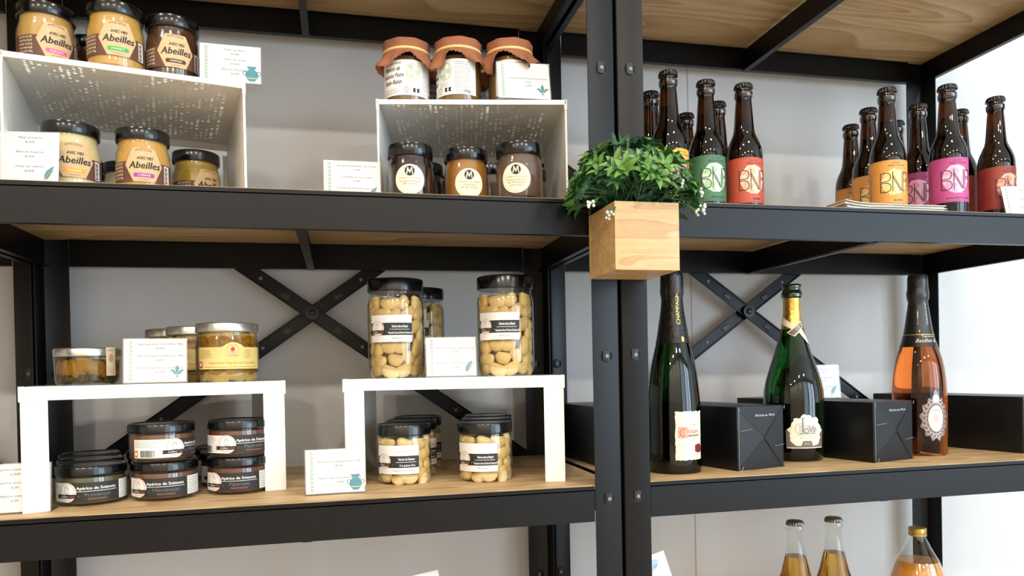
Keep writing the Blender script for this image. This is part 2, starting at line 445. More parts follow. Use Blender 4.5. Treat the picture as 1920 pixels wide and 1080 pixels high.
# ------------------------------------------------------------------ white metal shelf risers
def riser(loc, rz, w, d, h, label, lip_front):
    e = empty('shelf_riser', loc, rz, label, 'shelf riser')
    rnd = random.Random(int(w*1000)+int(lip_front))
    m = MB(); t = .0014
    nx, ny = int(w/.0085), int(d/.0075)
    mx, my = .018, .016
    cw, cd = (w-2*mx)/nx, (d-2*my)/ny
    # margins
    for z0 in (h-t,):
        m.box(-w/2, w/2, 0, my, z0, h, WHITE); m.box(-w/2, w/2, d-my, d, z0, h, WHITE)
        m.box(-w/2, -w/2+mx, my, d-my, z0, h, WHITE); m.box(w/2-mx, w/2, my, d-my, z0, h, WHITE)
    colp = [rnd.choice((.35, .6, .9, 1.2)) for _ in range(nx)]
    vs = []; fs = []
    for i in range(nx):
        for j in range(ny):
            x0, y0 = -w/2+mx+i*cw, my+j*cd; x1, y1 = x0+cw, y0+cd
            if rnd.random() < colp[i]*(.55+.45*math.sin(j*.5+i)):
                r = rnd.choice((.0014, .0019, .0025)); cx, cy = (x0+x1)/2, (y0+y1)/2
                sq = [(x0, y0), (cx, y0), (x1, y0), (x1, cy), (x1, y1), (cx, y1), (x0, y1), (x0, cy)]
                hp = [(cx+r*math.cos(a), cy+r*math.sin(a)) for a in [math.radians(225+45*q) for q in range(8)]]
                k = len(vs)
                vs += [(a, b, h-t) for a, b in sq]+[(a, b, h-t) for a, b in hp]+[(a, b, h) for a, b in sq]+[(a, b, h) for a, b in hp]
                for q in range(8):
                    n = (q+1) % 8
                    fs += [(k+q, k+n, k+8+n, k+8+q), (k+16+q, k+24+q, k+24+n, k+16+n), (k+8+q, k+8+n, k+24+n, k+24+q)]
            else:
                k = len(vs); vs += [(x0, y0, h-t), (x1, y0, h-t), (x1, y1, h-t), (x0, y1, h-t), (x0, y0, h), (x1, y0, h), (x1, y1, h), (x0, y1, h)]
                fs += [(k, k+1, k+2, k+3), (k+4, k+5, k+6, k+7)]
    m.add(vs, fs, WHITE, smooth=False)
    # edges: plain folded edge at one end, broad lip at the other
    if lip_front:
        m.box(-w/2-.0015, w/2+.0015, -.0015, .0005, h-.0165, h+.0006, WHITE, bev=.0006)
        m.box(-w/2, w/2, d-.003, d, h-.007, h, WHITE)
    else:
        m.box(-w/2, w/2, -.001, .0025, h-.0065, h+.0003, WHITE, bev=.0005)
        m.box(-w/2, w/2, d-.0014, d, h-.012, h, WHITE)
    m.build('perforated_top', e)
    for s in (-1, 1):
        m = MB(); x = s*(w/2-.0012)
        m.box(x-.0014, x+.0014, 0, d, 0, h-.0016, WHITE)
        if lip_front:
            xi = x-s*.027
            m.box(min(x, xi)-.0004, max(x, xi)+.0004, -.001, .0008, 0, h-.0166, WHITE, bev=.0005)
            m.box(x-.003, x+.003, -.0025, .012, h-.018, h+.001, WHITE, bev=.001)
        else:
            xi = x-s*.008
            m.box(min(x, xi), max(x, xi), d-.0014, d, 0, h-.02, WHITE)
            m.box(x-.0022, x+.0022, -.001, .004, h-.014, h+.001, WHITE, bev=.0008)
        m.build('side_panel', e)
    return e
riser((-.628, .0405, ZM), 11.9, .272, .285, .153, 'white perforated metal riser on the middle shelf under the top row of honey jars', False)
riser((-.1875, .0745, ZM), -9.5, .271, .285, .153, 'white perforated metal riser on the middle shelf under the jam jars with cloth caps', False)
riser((-.6075, .0785, ZL), 15.8, .312, .245, .153, 'white metal riser on the lower shelf above the stacked flat black jars', True)
riser((-.2205, .0875, ZL), -12.7, .316, .245, .153, 'white metal riser on the lower shelf under the two tall bean jars', True)
RT = .1535   # riser top height

# ------------------------------------------------------------------ jar building
def lid(e, r, z0, z1, mat, name='lid', seg=44):
    m = MB()
    rf = lambda i, j: 1+(.012 if (i in (1, 2) and j % 2) else 0)
    m.lathe([(r*.985, z0), (r, z0+.0012), (r, z1-.0025), (r*.985, z1-.0006), (r*.95, z1), (r*.9, z1-.0002), (r*.87, z1-.0012), (0, z1-.0012)], mat, seg, rfun=rf)
    return m.build(name, e)

def honey_jar(loc, rz, label, honey, pill, pilltext, R=.0335, top=.088, simple=False):
    e = empty('honey_jar', loc, rz, label, 'honey jar', None)
    k = top/.088
    m = MB()
    prof = [(.0, .0005), (R*.86, 0), (R*.95, .0012), (R, .006), (R, .052*k), (R*.985, .057*k), (R*.93, .064*k), (R*.9, .068*k), (R*.9, .0745*k)]
    m.lathe(prof, CLEAR, 48, cap=False); m.build('glass_body', e)
    m = MB(); ri = R-.0011
    m.lathe([(0, .0032), (ri*.9, .0032), (ri, .007), (ri, .052*k), (ri*.985, .0565*k), (ri*.925, .0635*k), (ri*.91, .068*k), (ri*.91, .0735*k), (0, .0737*k)], honey, 44, cap=False); m.build('honey', e)
    lid(e, R*.985, .0725*k, .088*k, LIDK)
    d = Print()
    d.rect(-.062, -.012, .017*k, .043*k, BROWN, 0); d.rect(.0, .046, .017*k, .043*k, BROWN, 0)
    for q, t in enumerate(('RECOLTE ET', 'MIS EN POT', 'PAR NOS', 'SOINS', 'POIDS NET 250g')):
        d.text(t, -.036, (.0400-.0045*q)*k, .0036, CREAM, 1, width=.019)
    d.rect(.026, .035, .0185*k, .0415*k, WH, 1)
    for q in range(11): d.rect(.0268, .0322, (.0195+.0019*q)*k, (.0195+.0019*q+(.001 if q % 3 else .0014))*k, INK, 2)
    c = .0425*k-.004
    hx = [(-.0225, c), (-.0125, c+.0215), (.0125, c+.0215), (.0225, c), (.0125, c-.0215), (-.0125, c-.0215)]
    d.poly(hx, KRAFT, 3)
    d.text('APICULTEUR  RECOLTANT', 0, c+.0185, .0026, BROWN, 4, width=.019)
    d.ring(0, c+.006, .015, .0004, BROWN, 4, n=14, a0=PI*.28, a1=PI*.72)
    d.text('AVEC MES', .001, c+.0085, .0052, INK, 4, shear=.2, width=.0185, bold=.0003)
    d.text('Abeilles', .0, c-.0005, .0125, INK, 4, shear=.22, width=.036, bold=.0006)
    d.poly([(-.011, c-.0105), (.011, c-.0105), (.0122, c-.0122), (.0122, c-.0142), (.011, c-.0158), (-.011, c-.0158), (-.0122, c-.0142), (-.0122, c-.0122)], pill, 4)
    d.text(pilltext, 0, c-.0132, .0033, CREAM if pill is not KRAFT else INK, 5, width=.0145)
    d.text('www', 0, c-.0185, .0022, BROWN, 4, width=.012)
    d.wrap('label', e, R, 0, 0)
    return e
HC = {}
def honeymat(n, rgb, sss=.12): return pm(n, rgb, .45, coat=.25, sss=sss, var=.04, scale=30, stretch=(1, 1, .5))
HGOLD = honeymat('honey_gold', (196, 150, 76)); HPALE = honeymat('honey_pale', (214, 196, 146)); HAMBER = honeymat('honey_amber', (198, 150, 74))
HDARK = pm('honey_dark', (70, 40, 24), .25, coat=.3, var=.08); HYEL = honeymat('honey_yellow', (170, 138, 40)); HBUFF = honeymat('honey_buff', (190, 150, 86))
PINK = pm('pill_pink', (222, 90, 150), .6); GREEN = pm('pill_green', (60, 160, 80), .6); ORA = pm('pill_orange', (236, 160, 50), .6); PUR = pm('pill_purple', (156, 60, 160), .6)
DKB = pm('pill_brown', (70, 44, 28), .6)
zt = ZM+RT
honey_jar((-.739, .098, zt), face(-.739, .098)+18, 'honey jar with a pink pill on its kraft label, leftmost on the honey riser', HBUFF, PINK, 'FLEURS')
honey_jar((-.653, .080, zt), face(-.653, .08)+4, 'golden honey jar with a green pill on its kraft label, on the riser', HGOLD, GREEN, 'FORET')
honey_jar((-.590, .106, zt), face(-.59, .106)+6, 'dark brown honey jar beside the price card on the riser', HDARK, DKB, 'CHAMPAGNE')
honey_jar((-.712, .192, zt), face(-.71, .19)+80, 'dark honey jar half hidden behind the pink and green pill honey jars', HDARK, PINK, 'FLEURS')
honey_jar((-.709, .082, ZM), face(-.709, .082)+5, 'pale honey jar with an orange pill behind the feather price card', HPALE, ORA, 'ACACIA')
honey_jar((-.627, .094, ZM), face(-.627, .094)+1, 'amber honey jar with a purple pill, middle of the shelf under the honey riser', HAMBER, PUR, 'LUZERNE', R=.0328)
honey_jar((-.577, .184, ZM), face(-.577, .184)+33, 'yellow runny honey jar standing at the right leg of the honey riser', HYEL, GREEN, 'TILLEUL', R=.0325)
honey_jar((-.690, .262, ZM), face(-.69, .262)+50, 'pale honey jar mostly hidden behind the purple pill honey jar', HPALE, ORA, 'ACACIA', R=.0325)

# ---- jam with cloth caps
CLOTH = pm('brown_cloth', (146, 92, 62), .9, var=.1, scale=500, bump=.15)
BAND = pm('rubber_band', (226, 186, 120), .6)
JAMB = pm('jam_brown', (118, 84, 48), .35, coat=.4, var=.2, scale=90)
SEPIA = pm('print_sepia', (190, 188, 170), .7, var=.25, scale=500)
def cloth_jar(loc, rz, label, turn, seed):
    e = empty('jam_jar', loc, rz, label, 'jam jar', None)
    R = .033
    m = MB(); m.lathe([(0, .0005), (R*.88, 0), (R*.97, .0015), (R, .006), (R, .064), (R*.97, .069), (R*.92, .073), (R*.92, .08)], CLEAR, 44, cap=False); m.build('glass_body', e)
    m = MB(); ri = R-.0011; m.lathe([(0, .004), (ri*.92, .004), (ri, .008), (ri, .064), (ri*.95, .07), (0, .07)], JAMB, 40, cap=False); m.build('jam', e)
    lid(e, R*.99, .078, .0935, pm('bronze_lid', (60, 44, 34), .3, metal=.6))
    # draped cloth square: dome over the lid, pinched by the band, ruffled pinked skirt
    rnd = random.Random(seed); seg = 96; vs = []; fs = []
    rows = []
    for i in range(9):
        t = i/8
        if i <= 4:
            rr = R*1.04*math.sin(t*2*PI/2.02*.5)*1.0 if i else 0; zz = .0995-.0050*(t*2)**3
            rows.append((rr if i < 4 else R*1.05, zz, 0))
        elif i == 5: rows.append((R*1.0, .0800, 0))
        else: rows.append((None, None, i-5))
    ph = rnd.uniform(0, 6)
    for i, (rr, zz, k) in enumerate(rows):
        for j in range(seg):
            a = 2*PI*j/seg
            if k == 0:
                r = rr; z = zz
                if i in (3, 4): r *= 1+.02*math.sin(9*a+ph)
            else:
                ca = a-turn
                ln = .009+.023*abs(math.cos(2*ca))**3.2    # corners of the square hang lower
                sp = k/3
                wav = math.sin(7*a+ph)*.006+math.sin(12*a+ph*2)*.003
                r = R*1.0+sp*(.008+wav*sp+.004*abs(math.cos(2*ca)))
                z = .0800-ln*sp+ .004*math.sin(5*a+ph)*sp
                if k == 3: z += .0009*(1 if j % 2 else -1)
            vs.append((r*math.cos(a), r*math.sin(a), z))
    for i in range(8):
        for j in range(seg): fs.append((i*seg+j, i*seg+(j+1) % seg, (i+1)*seg+(j+1) % seg, (i+1)*seg+j))
    m = MB(); m.add(vs, fs, CLOTH); c = m.build('cloth_cap', e, angle=80)
    so = c.modifiers.new('thickness', 'SOLIDIFY'); so.thickness = .0008
    m = MB(); m.lathe([(R*1.01, .0782), (R*1.055, .0790), (R*1.055, .0820), (R*1.02, .0826)], BAND, 44, cap=False); m.build('rubber_band', e)
    d = Print()
    # white label in two halves: title side and ingredient side
    d.rect(-.052, .052, .012, .063, WH, 0)
    for x0 in (-.029, ):
        d.text('Specialite gourmande', x0, .0585, .0042, INK, 1, shear=.3, width=.03)
        for q, t in enumerate(('Haricot de', 'Soissons Poire', 'Rhum Raisin')): d.text(t, x0, .0505-.0095*q, .0088, INK, 1, shear=.35, width=(.026, .036, .03)[q], bold=.0003)
        d.smallprint(x0-.018, x0+.016, .0145, .0225, 3, BLACK, 1, seed)
    d.disc(.004, .046, .0115, .0135, SEPIA, 1)
    for q in range(6):
        a = q*1.05; d.disc(.004+.006*math.cos(a), .046+.0075*math.sin(a), .0028, .0036, WH if q % 2 else LTGREEN, 2, 10)
    d.smallprint(-.007, .014, .024, .031, 4, BLACK, 1, seed+1)
    d.ring(-.006, .0195, .0042, .0005, INK, 1, 18); d.line([(-.006, .0158), (-.006, .023)], .0006, INK, 1)
    for q, x in enumerate((.003, .009)): d.poly([(x, .0165), (x+.0045, .0165), (x+.0033, .0195), (x+.0045, .0225), (x, .0225)], INK, 1)
    d.smallprint(.019, .043, .021, .06, 13, BLACK, 1, seed+2)
    d.text('Poids net', .024, .0168, .0026, BLACK, 1, width=.008); d.text('250g', .036, .0168, .0052, INK, 1, width=.011, bold=.0003)
    d.wrap('label', e, R, 0, 0)
    return e
zt = ZM+RT
cloth_jar((-.274, .137, zt), face(-.274, .137)+10, 'jam jar with brown cloth cap and an engraving on its label, left of its row', .61, 3)
cloth_jar((-.199, .120, zt), face(-.199, .12)-42, 'jam jar with brown cloth cap and small print under 250g, middle of its row', -.05, 7)
cloth_jar((-.123, .110, zt), face(-.123, .11)+52, 'jam jar with brown cloth cap half covered by the lily price card', -.12, 12)
cloth_jar((-.236, .225, zt), face(-.236, .225)+60, 'cloth capped jam jar behind the gap left of the 250g jar', .4, 15)
cloth_jar((-.155, .205, zt), face(-.155, .205)+30, 'cloth capped jam jar behind the gap right of the 250g jar', 1.2, 18)

# ---- jam with black lids and round stickers
def sticker_jar(loc, rz, label, jam, lines, R=.0318, H=.079, plain=False):
    e = empty('preserve_jar', loc, rz, label, 'preserve jar', None); k = H/.079
    m = MB(); m.lathe([(0, .0005), (R*.88, 0), (R*.97, .0015), (R, .006), (R, .047*k), (R*.98, .052*k), (R*.92, .057*k), (R*.9, .066*k)], CLEAR, 44, cap=False); m.build('glass_body', e)
    m = MB(); ri = R-.0011; m.lathe([(0, .0045), (ri*.92, .0045), (ri, .009), (ri, .046*k), (ri*.97, .0515*k), (ri*.91, .057*k), (ri*.9, .0632*k), (0, .0632*k)], jam, 40, cap=False); m.build('preserve', e)
    lid(e, R*.985, .0625*k, .079*k, LIDK)
    if not plain:
        d = Print(); c = .0275*k
        d.disc(0, c, .0205, .0205, CREAM, 0, 40)
        d.disc(0, c+.0115, .0068, .0068, INK, 1, 26)
        d.line([(-.0038, c+.0075), (-.0026, c+.0158), (0, c+.009), (.0026, c+.0158), (.0038, c+.0075)], .0012, CREAM, 2)
        d.line([(-.0052, c+.0088), (.0044, c+.0155)], .0004, CREAM, 3)
        d.text('Confiture de maman', 0, c+.002, .0032, BROWN, 1, shear=.3, width=.03)
        for q, t in enumerate(lines): d.text(t, 0, c-.0022-.0036*q, .0036, BLACK, 1, width=min(.028, .0021*len(t)))
        d.text('-  -', 0, c-.0135, .002, BLACK, 1)
        d.ring(0, c, .0185, .0003, BROWN, 1, 14, a0=PI*1.25, a1=PI*1.75)
        d.wrap('sticker', e, R, 0, 0)
    return e
JPLUM = pm('jam_plum', (38, 12, 18), .2, coat=.5, var=.2); JAMBR = pm('jam_amber', (150, 100, 36), .35, coat=.4, var=.12, scale=80); JNUT = pm('cream_nut', (96, 74, 62), .6, coat=.1, var=.12, scale=120)
sticker_jar((-.278, .070, ZM), face(-.278, .07)-2, 'black lidded jar of dark plum preserve with a round cream sticker', JPLUM, ('Les gourmandises', 'de Clovis'))
sticker_jar((-.198, .078, ZM), face(-.198, .078)+8, 'black lidded jar of amber preserve with a round cream sticker', JAMBR, ('Clotilde', 'et sa ruche'), R=.0312)
sticker_jar((-.129, .040, ZM), face(-.129, .04)-8, 'black lidded jar of brown nut cream with a round cream sticker', JNUT, ('Creme de haricots', 'de Soissons', 'aux noix'), R=.0325, H=.079)
for x, y, lb in ((-.250, .160, 'dark jar behind the plum preserve jar'), (-.222, .235, 'dark jar at the back between plum and amber preserve jars'), (-.150, .150, 'dark jar behind the gap between amber preserve and nut cream'), (-.085, .165, 'dark jar behind the nut cream jar by the riser leg')):
    sticker_jar((x, y, ZM), 0, 'black lidded '+lb, JPLUM if x < -.2 else JNUT, (), R=.0305, plain=True)

# ---- logo used by the bean and aperitif labels
def bean_logo(d, x, y, s, lv=2):
    d.disc(x, y, .0145*s, .0145*s, WH, lv, 30); d.ring(x, y, .0140*s, .0009*s, SALMON, lv+1, 30); d.ring(x, y, .0120*s, .0004*s, ORNG, lv+1, 30)
    d.ring(x, y+.004*s, .0035*s, .0007*s, GREY, lv+1, 14, a0=-.3, a1=3.6); d.ring(x, y-.001*s, .003*s, .0007*s, GREY, lv+1, 14, a0=2.6, a1=6.4)
    d.line([(x-.003*s, y+.0075*s), (x-.001*s, y+.0095*s), (x+.002*s, y+.0085*s)], .0006*s, GREY, lv+1)
    d.poly([(x-.0195*s, y-.0095*s), (x-.0175*s, y-.0065*s), (x-.0195*s, y-.0035*s), (x+.0165*s, y-.0035*s), (x+.0165*s, y-.0095*s)], INK, lv+2)
    d.ring(x+.0185*s, y-.0065*s, .0016*s, .0004*s, GREY, lv+2, 8)
    d.text('Cuillere', x-.0045*s, y-.0065*s, .0050*s, WH, lv+3, shear=.3, width=.0135*s); d.text("d'ici", x+.0085*s, y-.0065*s, .0044*s, ORNG, lv+3, shear=.3, width=.0075*s)

# ---- flat black jars
AMAT = {n: pm('spread_'+n, c, .5, coat=.35, var=.3, scale=160) for n, c in dict(green=(82, 74, 42), red=(92, 46, 30), brown=(100, 62, 36)).items()}
def flat_jar(name2, mat, face_side=False):
    e = empty('flat_jar', (0, 0, 0), 0, '', 'aperitif jar', 'black labelled flat aperitif jars'); R = .0405
    m = MB(); m.lathe([(0, .0004), (R*.82, 0), (R*.93, .0018), (R*.985, .007), (R, .012), (R, .031), (R*.985, .034), (R*.985, .0362), (R*1.005, .0368), (R*1.005, .0385), (R*.97, .039), (R*.97, .042)], CLEAR, 52, cap=False); m.build('glass_body', e)
    m = MB(); r = R-.0012; m.lathe([(0, .0025), (r*.84, .0025), (r*.95, .004), (r*.99, .01), (r, .031), (r*.98, .036), (0, .036)], AMAT[mat], 44, cap=False); m.build('spread', e)
    lid(e, R*1.02, .0385, .0505, LIDK, seg=60)
    Rl = R+.0001
    d = Print()
    d.rect(-.088, -.034, .0065, .0305, WH, 0)
    d.rect(-.034, .030, .0065, .0305, BLACK, 0); d.rect(.030, .060, .0065, .0305, WH, 0)
    d.disc(-.0345, .0185, .0125, .0125, WH, 1, 30)
    bean_logo(d, -.0345, .019, .82, 2)
    d.text('Apérico de Soissons', .001, .0235, .0052, WH, 1, width=.046, bold=.0003)
    d.line([(-.0235, .0196), (.0255, .0196)], .0006, WH, 1)
    d.text(name2, .002, .0152, .0058, GREY, 1, width=.0032*len(name2)); d.text('PRODUIT EN FRANCE', .002, .0098, .0026, ORNG, 1, width=.0215)
    d.smallprint(.0315, .058, .008, .0295, 7, BLACK, 1, 4)
    d.smallprint(-.086, -.052, .0195, .0295, 5, BLACK, 1, 5)
    d.rect(-.087, -.0815, .0075, .0165, ORNG, 1); d.disc(-.0843, .012, .0016, .002, WH, 2, 10)
    d.barcode(-.078, -.059, .0075, .0165, INK, 1, 22, 3)
    d.wrap('label', e, Rl, 0, 0)
    return e
FP = flat_jar('Provençal', 'green'); FM = flat_jar('Méridional', 'brown'); FR = flat_jar('Pipérade', 'red')
def put_flat(src, x, y, z, ang, label, used=set()):
    if src.name not in used:
        used.add(src.name); o = src; o.location = (x, y, z); o.rotation_euler = (0, 0, math.radians(face(x, y)+ang)); o['label'] = label
    else: o = dup(src, (x, y, z), face(x, y)+ang, label)
bx, by = -math.sin(math.radians(15.8)), math.cos(math.radians(15.8))
A1, A2, A3 = (-.701, .103), (-.613, .110), (-.5215, .130)
put_flat(FP, *A1, ZL, 6, 'flat black lidded jar reading Provençal, nearest the vase price card')
put_flat(FM, *A2, ZL, -2, 'flat black lidded jar reading Méridional at the bottom of the middle stack')
put_flat(FR, *A3, ZL, -2, 'flat black lidded jar reading Pipérade at the bottom of the right stack')
put_flat(FM, A2[0]-.002, A2[1]-.002, ZL+.0508, 70, 'flat black lidded jar turned to show its barcode, topmost of the middle stack')
put_flat(FR, A3[0]+.001, A3[1]+.001, ZL+.0508, 26, 'flat black lidded jar reading Pipérade, topmost of the right stack')
for n, (A, nm) in enumerate(((A1, 'Provençal jar by the vase price card'), (A2, 'middle stack of flat jars'), (A3, 'right stack of flat jars'))):
    for k in (1, 2):
        q = (A[0]+bx*.0845*k+(-.002*k if n == 0 else 0), A[1]+by*.0845*k)
        if q[1] > .33: continue
        put_flat((FP, FM, FR)[n], *q, ZL, 12*k, 'flat black lidded jar standing %s behind the %s' % (('directly', 'second')[k-1], nm))

# ---- beans
BEAN = pm('white_bean', (230, 204, 154), .42, coat=.3, sss=.05, var=.07, scale=90)
BEANO = pm('bean_in_oil', (166, 138, 72), .35, coat=.5, var=.2, scale=70)
HERB = pm('herbs_and_olive', (70, 60, 26), .5, coat=.3, var=.4, scale=120)
BRINE = pm('brine', (172, 138, 90), .5, coat=.2, var=.1, scale=40)
OIL = pm('oil_core', (104, 80, 34), .3, coat=.4, var=.3, scale=50)  # opaque brown core behind the pieces in the oil jars
LIQ = thin_glass('brine_clear', (250, 243, 226), gloss=.2); LIQO = thin_glass('oil_clear', (240, 220, 160), gloss=.2)
def bean_mesh(name, L, Wd, T, mat, lump=0, seed=1):
    r = random.Random(seed); m = MB(); seg = 14; prof = []
    vs = []; fs = []; n = 10
    for i in range(n+1):
        t = -1+2*i/n; rr = max(.001, (1-abs(t)**2.6))**.5
        for j in range(seg):
            a = 2*PI*j/seg
            x = t*L/2; y = rr*Wd/2*math.cos(a)+ -.16*Wd*(1-t*t)*1.0; z = rr*T/2*math.sin(a)
            if lump: k = 1+lump*math.sin(3*a+5*t+seed); y *= k; z *= k
            vs.append((x, y+.08*Wd, z))
    for i in range(n):
        for j in range(seg): fs.append((i*seg+j, i*seg+(j+1) % seg, (i+1)*seg+(j+1) % seg, (i+1)*seg+j))
    fs += [tuple(range(seg))[::-1], tuple(n*seg+j for j in range(seg))]
    m.add(vs, fs, mat); o = m.build(name, None, 180); me = o.data; bpy.data.objects.remove(o); return me
BM = [bean_mesh('bean', .0315, .0190, .0125, BEAN), bean_mesh('bean', .0275, .0178, .012, BEAN), bean_mesh('bean', .024, .0185, .0125, BEAN, .04, 3)]
BO = [bean_mesh('artichoke_piece', .034, .022, .013, BEANO, .12, 2), bean_mesh('artichoke_piece', .028, .022, .014, BEANO, .1, 5)]
def fill(e, name, meshes, R, z0, z1, rows, per, seed, arc=250, face_ang=0, flatn=.0065):
    rnd = random.Random(seed)
    for i in range(rows):
        z = z0+(z1-z0)*(i+.5)/rows
        for j in range(per):
            a = (j+.5*(i % 2)+rnd.uniform(-.2, .2))/per*math.radians(arc)-math.radians(arc)/2+math.radians(face_ang)
            o = bpy.data.objects.new(name, rnd.choice(meshes)); COL.objects.link(o); o.parent = e
            rad = R-flatn-rnd.uniform(.0, .002)
            o.location = (rad*math.sin(a), -rad*math.cos(a), z+rnd.uniform(-.002, .002))
            # long axis lies in the tangent plane of the glass
            t = Vector((math.cos(a), math.sin(a), 0)); nrm = Vector((math.sin(a), -math.cos(a), 0)); up = Vector((0, 0, 1))
            th = rnd.choice((rnd.uniform(-.6, .6), rnd.uniform(-.4, .9), rnd.uniform(.7, 2.3)))
            X = t*math.cos(th)+up*math.sin(th); Y = nrm.cross(X)
            o.matrix_local = Matrix.Translation(o.location) @ Matrix((X, Y, nrm)).transposed().to_4x4()
def bean_label(d, title, sub, foot, w0, w1, z0, z1, z2, z3, extra=None):
    d.rect(w0, w1, z0, z3, WH, 0); d.rect(w0, w1, z1, z2, BLACK, 1)
    bean_logo(d, w0+.013, (z1+z2)/2+.001, .78, 2)
    cx = (w0+.029+w1)/2; h = z2-z1
    d.text(title, cx, z1+h*.72, h*.30, WH, 2, width=(w1-cx)*1.25, bold=.0002); d.line([(cx-(w1-cx)*.8, z1+h*.47), (cx+(w1-cx)*.75, z1+h*.47)], .0006, WH, 2)
    d.text(sub, cx+.001, z1+h*.20, h*.26, WH, 2, width=(w1-cx)*(1.95 if len(sub) > 30 else 1.2), bold=.00015)
    d.text(foot, cx-.004, (z0+z1)/2+.0008, .0026, BLACK, 1, shear=.1, width=(w1-cx)*(1.7 if extra else .8))
    if extra: d.text(extra, cx, (z2+z3)/2-.001, .0062, SALMON, 1, shear=.3, width=.028)
def tall_bean_jar():
    e = empty('tall_bean_jar', (0, 0, 0), 0, '', 'bean jar', 'tall bean jars on the riser'); R = .0425
    m = MB(); m.lathe([(0, .0004), (R*.80, 0), (R*.9, .0025), (R*.975, .010), (R, .022), (R, .105), (R*.99, .112), (R*.95, .119), (R*.925, .123), (R*.925, .131)], CLEAR, 52, cap=False); m.build('glass_body', e)
    m = MB(); r = R-.0012; m.lathe([(0, .003), (r*.8, .003), (r*.9, .005), (r*.975, .012), (r, .022), (r, .105), (r*.99, .111), (r*.95, .117), (0, .1185)], LIQ, 40, cap=False); m.build('brine', e)
    m = MB(); m.lathe([(0, .004), (R*.56, .004), (R*.60, .02), (R*.60, .104), (R*.5, .116), (0, .117)], BRINE, 24, cap=False); m.build('packed_beans', e)
    fill(e, 'bean', BM, R-.0015, .003, .119, 7, 7, 11)
    lid(e, R*.975, .128, .1475, LIDK)
    d = Print(); bean_label(d, 'Haricots cuits au Naturel', 'Préparation à base de Haricot de Soissons IGP', 'Récolté à la main', -.040, .026, .053, .063, .081, .0925)
    d.wrap('label', e, R, 0, 0)
    return e
zr = ZL+RT
T1 = tall_bean_jar(); T1.location = (-.2955, .160, zr); T1.rotation_euler = (0, 0, math.radians(face(-.2955, .16)-3)); T1['label'] = 'tall jar of big white beans, left of the bean feather price card'
dup(T1, (-.137, .112, zr), face(-.137, .112)-7, 'tall jar of big white beans nearest the double post, right of the feather price card')
dup(T1, (-.247, .285, zr), face(-.247, .285)-14, 'tall bean jar at the back, half hidden behind the left tall bean jar')

def low_bean_jar(title, sub, foot, extra, group):
    e = empty('low_bean_jar', (0, 0, 0), 0, '', 'bean jar', group); R = .0405
    m = MB(); m.lathe([(0, .0004), (R*.72, 0), (R*.86, .002), (R*.955, .008), (R*.995, .018), (R, .028), (R, .048), (R*.985, .057), (R*.96, .062), (R*.945, .066), (R*.945, .072)], CLEAR, 52, cap=False); m.build('glass_body', e)
    m = MB(); r = R-.0012; m.lathe([(0, .003), (r*.76, .003), (r*.88, .0055), (r*.96, .011), (r, .022), (r, .048), (r*.98, .057), (r*.95, .0635), (0, .064)], LIQ, 40, cap=False); m.build('brine', e)
    m = MB(); m.lathe([(0, .004), (R*.52, .004), (R*.58, .014), (R*.58, .05), (R*.5, .062), (0, .062)], BRINE, 24, cap=False); m.build('packed_beans', e)
    fill(e, 'bean', BM, R-.0015, .003, .067, 4, 7, 21)
    lid(e, R*1.0, .0705, .0865, LIDK)
    d = Print(); bean_label(d, title, sub, foot, -.042, .024, .0165, .0255, .0425, .0575, extra)
    d.wrap('label', e, R+.0002, 0, 0)
    return e
B1 = low_bean_jar('Haricot de Soissons', "A la graisse d'oie", 'Récolté et trié à la main dans le Soissonnais', 'Le véritable', 'low jars of beans in goose fat')
B2 = low_bean_jar('Haricots cuits au Naturel', 'Préparation à base de Haricot de Soissons IGP', 'Récolté à la main', None, 'low jars of plain cooked beans')
q1, q2 = (-.290, .134), (-.171, .115)
dx, dy = math.sin(math.radians(12.7)), math.cos(math.radians(12.7))
B1.location = (*q1, ZL); B1.rotation_euler = (0, 0, math.radians(face(*q1)-3)); B1['label'] = 'low black lidded bean jar reading Haricot de Soissons, front of its row'
B2.location = (*q2, ZL); B2.rotation_euler = (0, 0, math.radians(face(*q2)-8)); B2['label'] = 'low black lidded bean jar reading Haricots cuits au Naturel, front of its row'
for k, w in ((1, 'second'), (2, 'last')):
    dup(B1, (q1[0]+dx*.0855*k, q1[1]+dy*.0855*k, ZL), face(*q1)+40, 'low bean jar, %s in the row behind the Haricot de Soissons jar' % w)
    dup(B2, (q2[0]+dx*.0855*k, q2[1]+dy*.0855*k, ZL), face(*q2)+45, 'low bean jar, %s in the row behind the Naturel jar' % w)

